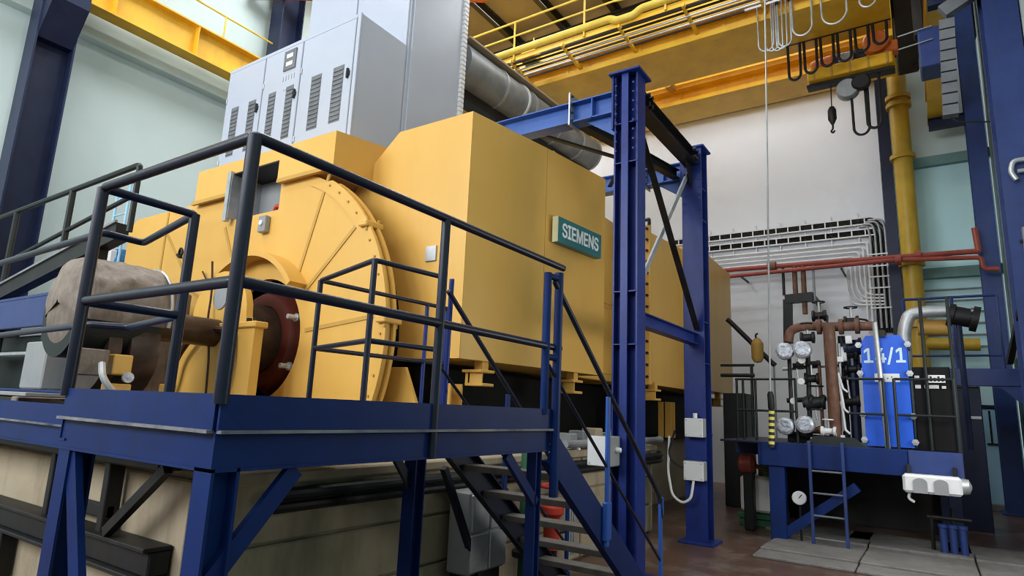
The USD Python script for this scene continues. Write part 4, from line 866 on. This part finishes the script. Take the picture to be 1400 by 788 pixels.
for k, p in enumerate(((10.450, 1.124, 1.474), (10.450, 1.497, 1.431), (10.500, 0.956, 2.874), (10.500, 1.088, 2.601))):
    pw.part('pipe_label', rbox(p[0], p[0]+.05, p[1]-.05, p[1]+.04, p[2]-.0, p[2]+(.05, .04, .12, .08)[k], .006), white_enamel)
pw.part('top_loop', tube([(10.600, 1.363, 3.169), (10.600, 1.355, 3.330), (10.600, 1.231, 3.336), (10.600, 1.240, 3.164)], .016, 8, .03), black_steel)
pw.part('top_loop', tube([(10.600, 0.852, 3.149), (10.600, 0.827, 3.260), (10.600, 0.693, 3.232), (10.600, 0.689, 3.143)], .016, 8, .03), black_steel)
pw.part('pump_body', rbox(10.7, 11.1, .86, 1.12, 2.5, 2.82, .06), navy)
pw.part('instrument_box', rbox(10.6, 10.7, 1.0, 1.1, 2.62, 2.84, .01), white_enamel)
pw.part('valve_bank', rbox(10.7, 11.2, 1.25, 1.9, HZ, HZ+.12, .01), black_steel)
for k in range(3): pw.part('lever', tube([(10.500, 1.116, 2.437), (10.45, 1.06, 2.2-.3*k), (10.42, 1.0, 2.15-.3*k)], .016, 6), white_enamel)
for k, (yy, zz) in enumerate(((1.62, 2.30), (1.74, 2.0), (1.6, 2.62))):
    pw.part('gauge', lathe((10.4, yy, zz), (10.46, yy, zz), [(0, 0), (0, .05), (.05, .05), (.05, 0)], 16), white_enamel)

bp2 = Thing('bent_pipe', 'grey bent pipe with a large black flanged end right of the heat exchanger', 'pipe', (12.0, -.1, HZ))
bp2.part('pipe', tube([(12.000, 0.320, 1.499), (12.000, 0.271, 3.241), (12.000, 0.181, 3.505), (12.000, -0.012, 3.532), (12.000, -0.384, 3.536)], .10, 18, .28, 8), galv)
bp2.part('flanged_end', lathe((12.000, -0.341, 3.479), (12.000, -0.655, 3.394), [(0, 0), (0, .18), (.08, .18), (.09, .15), (.3, .15), (.31, .2), (.4, .2), (.41, 0)], 24), black_steel)
e0 = np.array((12.000, -0.637, 3.395)); bp2.part('flange_bolts', bolts([tuple(e0+[.17*math.cos(t), .0, .17*math.sin(t)]) for t in np.linspace(0, 6.28, 11)[:-1]], (0, -1, 0), .022, .05), galv, kind='stuff')
bp2.part('insulated_branch', tube([(12.200, 0.077, 3.308), (12.200, -0.330, 3.293)], .13, 16), amber)
bp2.part('support', tube([(12.0, (12.000, -0.469, 3.402)[1], HZ-.0), (12.0, (12.000, -0.469, 3.402)[1], (12.000, -0.465, 3.355)[2])], .04, 8), navy)
tb = Thing('terminal_box', 'white terminal strips in a dark panel right of the heat exchanger', 'panel', (10.5, 0, HZ))
tb.part('back_panel', rbox(10.5, 10.56, -.26, .18, HZ, 2.52, .006), dark_void)
for a, b, z0, z1 in ((.10, .16, 2.33, 2.40), (-.20, .04, 2.30, 2.41), (.09, .16, 2.22, 2.27), (-.12, .05, 2.22, 2.27), (-.20, -.15, 2.22, 2.26)): tb.part('strip', rbox(10.485, 10.5, a, b, z0, z1, .003), white_enamel)
tb.part('strip_lettering', cat([rbox(10.482, 10.486, -.18+.045*k, -.155+.045*k, 2.32, 2.37+.02*(k % 2), .001) for k in range(4)]), print_black, kind='stuff')
fe = Thing('fire_extinguisher', 'red extinguisher standing dimly behind the platform railing', 'fire extinguisher', (10.9, -.06, HZ))
fe.part('cylinder', lathe((10.9, -.04, HZ), (10.9, -.04, HZ+.45), [(0, 0), (0, .075), (.33, .075), (.4, .03), (.45, .03), (.45, 0)], 18), red_valve)
fe.part('lever', tube([(10.9, -.04, HZ+.42), (10.86, -.1, HZ+.5)], .014, 6), black_steel)
# upper platform behind, at the right column
up2 = Thing('upper_landing', 'dark blue steel landing with railings between the heat exchanger and the right column', 'platform', (13.5, -.6, 0))
up2.part('beam', rbox(13.4, 13.5, -1.5, .3, 2.42, 2.72, .01), blue_column)
up2.part('deck', rbox(13.5, 16.0, -1.5, .3, 2.66, 2.72, .006), grey_enamel)
up2.part('rail', tube([(13.45, .28, 4.0), (13.45, -1.1, 4.0), (13.45, -1.1, 2.72)], .025, 8), blue_column)
up2.part('rail', tube([(13.45, .28, 2.95), (13.45, -1.1, 2.95)], .02, 8), blue_column)
for y in (.28, -.45): up2.part('rail_post', tube([(13.45, y, 2.7), (13.45, y, 4.0)], .03, 8), blue_column)
for y in (.2, -1.4): up2.part('post', rbox(13.4, 13.52, y-.06, y+.06, 0, 2.42, .008), navy)
up2.part('screen', rbox(13.55, 13.6, -.74, .2, 0, 2.42, .01), navy)
up2.part('screen_label', rbox(13.535, 13.55, -.72, -.55, 1.86, 1.91, .002), galv)
up2.part('haunch', prism([(-1.5, 2.42), (-1.5, 1.9), (-1.0, 2.42)], 'X', 13.42, 13.46), blue_column)
up2.part('strut', bar((12.6, -1.1, 2.75), (11.6, -1.25, 3.6), .08, .08), black_steel)
dr = Thing('door_1', kind='structure', loc=(17.45, -1.1, 0))
dr.part('leaf', rbox(17.40, 17.46, -1.30, -.86, .12, 2.15, .006), door_blue)
dr.part('door_frame', cat([rbox(17.36, 17.50, -.86, -.80, 0, 2.2, .005), rbox(17.36, 17.50, -1.36, -1.30, 0, 2.2, .005), rbox(17.36, 17.50, -1.36, -.80, 2.15, 2.22, .005)]), navy)
dr.part('door_bar', cat([rbox(17.38, 17.40, -1.08, -1.05, 1.4, 2.1, .003), rbox(17.37, 17.40, -1.2, -.98, 1.36, 1.40, .003)]), black_steel)
dr.part('threshold', rbox(17.2, 17.6, -1.4, -.76, 0, .12, .006), slab_mat)
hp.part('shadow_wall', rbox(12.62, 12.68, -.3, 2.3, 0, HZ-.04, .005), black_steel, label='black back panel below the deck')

# items beneath and around the exchanger platform
bxr = Thing('fan_unit', 'white cased fan unit with grey arched openings below the platform edge', 'fan unit', (10.0, .05, .85))
bxr.part('case', rbox(9.74, 9.97, -.26, .37, .86, 1.09, .03), white_enamel)
for y in (.18, -.04): bxr.part('arched_opening', prism([(y-.075, .865), (y-.075, 1.0)]+[(y+.075*math.cos(a), 1.0+.05*math.sin(a)) for a in np.linspace(math.pi, 0, 9)]+[(y+.075, .865)], 'X', 9.725, 9.75), grey_enamel)
bxr.part('end_cap', lathe((9.86, -.26, .98), (9.86, -.36, .98), [(0, 0), (0, .1), (.07, .09), (.1, .02), (.1, 0)], 16), galv)
for y in (.3, -.2): bxr.part('hanger', rbox(9.92, 9.99, y-.02, y+.02, 1.07, 1.2, .004), black_steel)
bxr.part('hose_tail', tube([(9.85, .3, .87), (9.83, .32, .78), (9.85, .26, .74)], .018, 6, .03), white_enamel)
for k in range(3):
    t = Thing('pipe_stub', ('leftmost', 'middle', 'rightmost')[k]+' of three short dark blue pipe stubs on the floor slab', 'pipe', (10.55, -.02-.11*k, .04), 'pipe stubs on the slab')
    t.part('pipe', lathe((10.55, -.02-.11*k, .05), (10.55, -.02-.11*k, .42), [(0, 0), (0, .055), (.02, .045), (.33, .045), (.33, .06), (.37, .06), (.37, 0)], 14), blue_column)
bkx = Thing('pipe_stand', 'low dark pipe stand behind the blue pipe stubs', 'pipe', (10.7, -.1, .04))
bkx.part('header', tube([(10.7, .15, .48), (10.7, -.35, .48)], .03, 8), black_steel)
bkx.part('riser', cat([tube([(10.7, -.15, .06), (10.7, -.15, .62)], .025, 8), tube([(10.7, .1, .06), (10.7, .1, .5)], .025, 8)]), black_steel)
tk = Thing('water_tank', 'pale grey-blue tank on low feet under the exchanger platform', 'tank', (11.0, 2.5, 0))
tk.part('body', rbox(11.0, 11.6, 2.12, 2.72, .22, .78, .04), white_enamel)
tk.part('skid', cat([rbox(10.96, 11.64, 2.08, 2.76, .12, .2, .01), rbox(11.0, 11.1, 2.1, 2.74, 0, .12, .01), rbox(11.5, 11.6, 2.1, 2.74, 0, .12, .01)]), green_paint)
tk.part('inlet', tube([(11.3, 2.4, .78), (11.3, 2.4, .95), (11.3, 2.1, 1.0)], .09, 12, .08), green_paint)
ga = Thing('dial_gauge', 'round white dial gauge on a stand below the exchanger platform', 'gauge', (10.05, 1.66, 0))
ga.part('dial', lathe((10.0, 1.66, .62), (10.06, 1.66, .62), [(0, 0), (0, .085), (.01, .095), (.06, .095), (.06, 0)], 28), white_enamel)
ga.part('needle', bar((9.998, 1.66, .62), (9.998, 1.62, .67), .012, .004, up=(1, 0, 0)), print_black)
ga.part('stand', tube([(10.07, 1.66, 0), (10.07, 1.66, .6)], .015, 8), black_steel)
rv = Thing('red_pump', 'dark red pump with hose ends at the left end of the exchanger platform', 'pump', (10.6, 2.45, 0))
rv.part('casing', lathe((10.6, 2.62, 1.0), (10.6, 2.36, 1.0), [(0, 0), (0, .10), (.04, .15), (.2, .15), (.25, .07), (.25, 0)], 20), red_pipe)
rv.part('hose', tube([(10.6, 2.4, 1.0), (10.45, 2.2, .92), (10.5, 2.0, .96), (10.6, 1.95, 1.02)], .035, 8, .1), brown_hose)
rv.part('stand', rbox(10.52, 10.7, 2.4, 2.55, 0, .88, .02), black_green)

# boxes on the frame columns
def jbox(name, x0, x1, y0, y1, z0, z1, label):
    t = Thing(name, label, 'junction box', (x0, (y0+y1)/2, z0))
    t.part('case', rbox(x0+.012, x1, y0, y1, z0, z1, .012), grey_enamel)
    t.part('cover', rbox(x0-.006, x0+.014, y0+.004, y1-.004, z0+.004, z1-.004, .006), white_enamel)
    t.part('cover_screws', bolts([(x0-.006, y, z) for y in (y0+.03, y1-.03) for z in (z0+.03, z1-.03)], (-1, 0, 0), .01, .004), galv, kind='stuff')
    return t
b = jbox('junction_box', 6.08, 6.345, 2.80, 3.06, 1.15, 1.46, 'white junction box with grey side on the nearer blue frame column')
b.part('side_knob', lathe((6.25, 2.80, 1.32), (6.25, 2.74, 1.32), [(0, 0), (0, .03), (.05, .025), (.06, 0)], 12), white_enamel)
b = jbox('junction_box', 8.70, 8.86, 2.62, 2.88, 1.42, 1.68, 'upper white junction box on the farther blue frame column')
b.part('gland', tube([(8.78, 2.75, 1.68), (8.78, 2.75, 1.75)], .03, 10), white_enamel)
b = jbox('junction_box', 8.70, 8.86, 2.62, 2.90, .84, 1.10, 'lower white junction box on the farther blue frame column')
solo('flexible_conduit', tube([(8.72, 3.10, 1.42), (8.70, 3.12, .95), (8.70, 3.06, .62), (8.70, 2.92, .53), (8.70, 2.80, .6), (8.70, 2.76, .84)], .018, 10, .12), white_pipe, 'white flexible conduit looping under the lower junction box', 'conduit')
solo('flexible_conduit', tube([(8.72, 3.02, 1.5), (8.68, 3.10, 1.2), (8.66, 3.05, 1.08), (8.70, 2.9, 1.0)], .014, 8, .1), black_steel, 'black flexible conduit between the two white junction boxes', 'conduit')

# pipes along the foundation side
for k, (z, m, r, lab) in enumerate(((1.33, grey_enamel, .045, 'upper grey pipe along the top of the foundation'), (1.10, black_green, .04, 'middle dark green pipe along the foundation side'), (1.02, black_steel, .035, 'lowest black pipe along the foundation side'))):
    t = Thing('foundation_pipe', lab, 'pipe', (3.0, 3.5, z))
    t.part('pipe', tube([(2.6 if k else 6.4, 3.50, z), (9.5, 3.50, z), (9.9, 3.7, z)], r, 10, .2), m)
    for x in (3.2, 5.2, 7.2, 9.1):
        if k and True: t.part('clip', bar((x, 3.5, z), (x, 3.60, z), .03, .04), black_steel)
for k in range(7):
    x = 6.75+.36*k
    t = Thing('cable_gland_box', ('first', 'second', 'third', 'fourth', 'fifth', 'sixth', 'last')[k]+' small gland box counted from the stairs along the foundation top', 'junction box', (x, 3.6, 1.24), 'gland boxes on the foundation edge')
    t.part('case', rbox(x, x+.2, 3.63, 3.85, 1.245, 1.44+.03*(k % 3), .015), (grey_enamel, duct_grey, concrete)[k % 3])
    t.part('gland', tube([(x+.1, 3.64, 1.33), (x+.1, 3.57, 1.33), (x+.1, 3.56, 1.25)], .022, 8, .02), galv)
wc = Thing('wall_cabinet', 'grey two-door cabinet against the foundation behind the stairs', 'cabinet', (4.6, 3.4, 0))
wc.part('body', rbox(4.32, 4.86, 3.24, 3.47, .34, 1.0, .015), grey_enamel)
wc.part('door', rbox(4.33, 4.58, 3.22, 3.25, .36, .66, .008), galv); wc.part('door', rbox(4.6, 4.85, 3.22, 3.25, .36, .66, .008), galv); wc.part('door', rbox(4.33, 4.58, 3.22, 3.25, .68, .98, .008), galv); wc.part('door', rbox(4.6, 4.85, 3.22, 3.25, .68, .98, .008), galv)
wc.part('plinth', rbox(4.36, 4.82, 3.26, 3.46, 0, .34, .01), black_steel)
gp = Thing('green_standpipe', 'dark green standpipe with base flange behind the stair treads', 'pipe', (5.3, 3.3, 0))
gp.part('pipe', tube([(5.28, 3.3, .0), (5.28, 3.3, 1.3)], .06, 14), green_paint)
for z in (.02, .34): gp.part('flange', lathe((5.28, 3.3, z), (5.28, 3.3, z+.05), [(0, .04), (0, .12), (.05, .12), (.05, .04)], 18), black_green)
gp.part('light_blue_pipe', tube([(5.42, 3.28, .5), (5.42, 3.28, 1.28)], .035, 10), light_blue_paint, label='light blue riser')
va = Thing('gate_valve', 'red gate valve with handwheel seen between the stair treads', 'valve', (5.7, 3.25, 0))
va.part('body', lathe((5.7, 3.25, .35), (5.7, 3.25, .86), [(0, 0), (0, .1), (.04, .1), (.06, .08), (.3, .085), (.34, .12), (.4, .12), (.44, .05), (.5, .04), (.51, 0)], 20), red_valve)
va.part('hand_wheel', tube([(5.7+.13*math.cos(t), 3.25+.13*math.sin(t), .95) for t in np.linspace(0, 2*math.pi, 15)], .018, 8), red_valve)
va.part('stem', tube([(5.7, 3.25, .84), (5.7, 3.25, 1.12)], .018, 8), galv)
va.part('lower_pipe', tube([(5.7, 3.25, 0), (5.7, 3.25, .36)], .06, 12), black_steel)
va.part('spring_pack', cat([tube([(5.98+.05*k, 3.2, .25), (5.98+.05*k, 3.2, .7)], .018, 6) for k in range(3)]), galv)
va.part('cross_bar', tube([(5.7, 3.25, .5), (6.12, 3.2, .5)], .03, 8), black_steel)

# steelwork at the foot of the foundation front (left)
fs = Thing('front_rail_beam', 'dark brown steel beam lying along the left foundation front', 'beam', (2.05, 5.4, .6))
fs.part('beam', cat([rbox(2.02, 2.15, 3.8, 10.4, .66, .80, .01)]), black_steel)
for z in (.80, .635): fs.part('flange', rbox(1.98, 2.15, 3.8, 10.4, z, z+.025, .004), black_steel)
for y in (4.1, 6.0, 8.2): fs.part('prop', rbox(2.04, 2.14, y, y+.1, 0, .64, .006), black_steel)
fu = Thing('upper_rail_beam', 'dark steel beam with hangers under the left walkway', 'beam', (2.05, 5.4, 1.0))
fu.part('beam', rbox(2.0, 2.15, 3.8, 10.4, 1.25, 1.36, .01), black_steel)
for y in (4.45, 5.28, 6.9): fu.part('hanger', rbox(2.03, 2.13, y, y+.07, .82, 1.25, .006), black_steel)
fu.part('tie', rbox(2.05, 2.1, 4.45, 5.3, .90, .98, .006), black_steel)
fu.part('diagonal', bar((2.0, 4.3, .85), (2.0, 3.7, 1.28), .05, .06), black_steel)

# right edge
wb = Thing('white_cabinet', 'white rounded cabinet at the right edge beside the nearest blue column', 'cabinet', (10.4, -1.3, 0))
wb.part('body', rbox(10.3, 11.2, -1.56, -1.02, .55, 1.4, .06), white_enamel)
wb.part('stand', rbox(10.4, 11.1, -1.5, -1.1, 0, .55, .01), navy)
cn = Thing('column_conduit', 'pale vertical conduit clipped to the right blue column', 'conduit', (11.2, -1.2, 1.4))
cn.part('pipe', tube([(11.27, -1.36, 1.4), (11.27, -1.36, 4.6)], .07, 12), galv)
for z in (2.2, 3.4, 4.4): cn.part('clip', bar((11.27, -1.46, z), (11.27, -1.26, z), .03, .04), black_steel)
lb = Thing('pipe_elbow', 'short galvanised pipe elbow sticking out of the right blue column', 'pipe', (11.2, -1.3, 5.7))
lb.part('pipe', tube([(11.22, -1.59, 5.62), (11.22, -1.28, 5.62), (11.22, -1.24, 5.45), (11.22, -1.3, 5.32)], .035, 10, .06), galv)
lb.part('pipe', tube([(11.22, -1.59, 5.45), (11.22, -1.32, 5.45)], .03, 10), galv)
gr_ = Thing('sloping_tube', 'dark sloping tube in front of the white end wall right of the generator', 'tube', (13.500, 2.705, 2.943))
gr_.part('tube', tube([(13.500, 3.506, 3.783), (13.500, 3.446, 3.733), (13.500, 2.651, 2.867), (13.500, 2.570, 2.793)], .05, 8), black_steel)
f_ = (13.500, 2.597, 2.822)
gr_.part('foot', tube([f_, (f_[0], f_[1], 0)], .02, 8), grey_enamel)
hk2 = Thing('amber_hoist', 'small amber chain hoist hanging on the sloping tube', 'hoist', (13.400, 2.884, 2.935))
hk2.part('case', lathe((13.400, 2.884, 3.358), (13.400, 2.887, 2.831), [(0, 0), (.02, .06), (.12, .12), (.42, .12), (.5, .08), (.52, 0)], 16), amber)
hk2.part('hook', tube([(13.400, 2.901, 3.268), (13.400, 2.911, 3.420), (13.400, 2.867, 3.449)], .02, 6), black_steel)
sk = Thing('side_cabinet', 'dark switch cabinet between the generator end and the exchanger platform', 'cabinet', (12.5, 3.2, 0))
sk.part('body', rbox(13.0, 13.7, 3.05, 3.5, 0, 2.2, .015), black_steel)
sk.part('frame', cat([tube([(12.9, 2.85, 2.75), (12.9, 3.5, 2.75)], .03, 6), tube([(12.9, 2.85, 2.55), (12.9, 3.5, 2.55)], .04, 6), tube([(12.9, 2.9, 0), (12.9, 2.9, 2.75)], .03, 6)]), black_green)
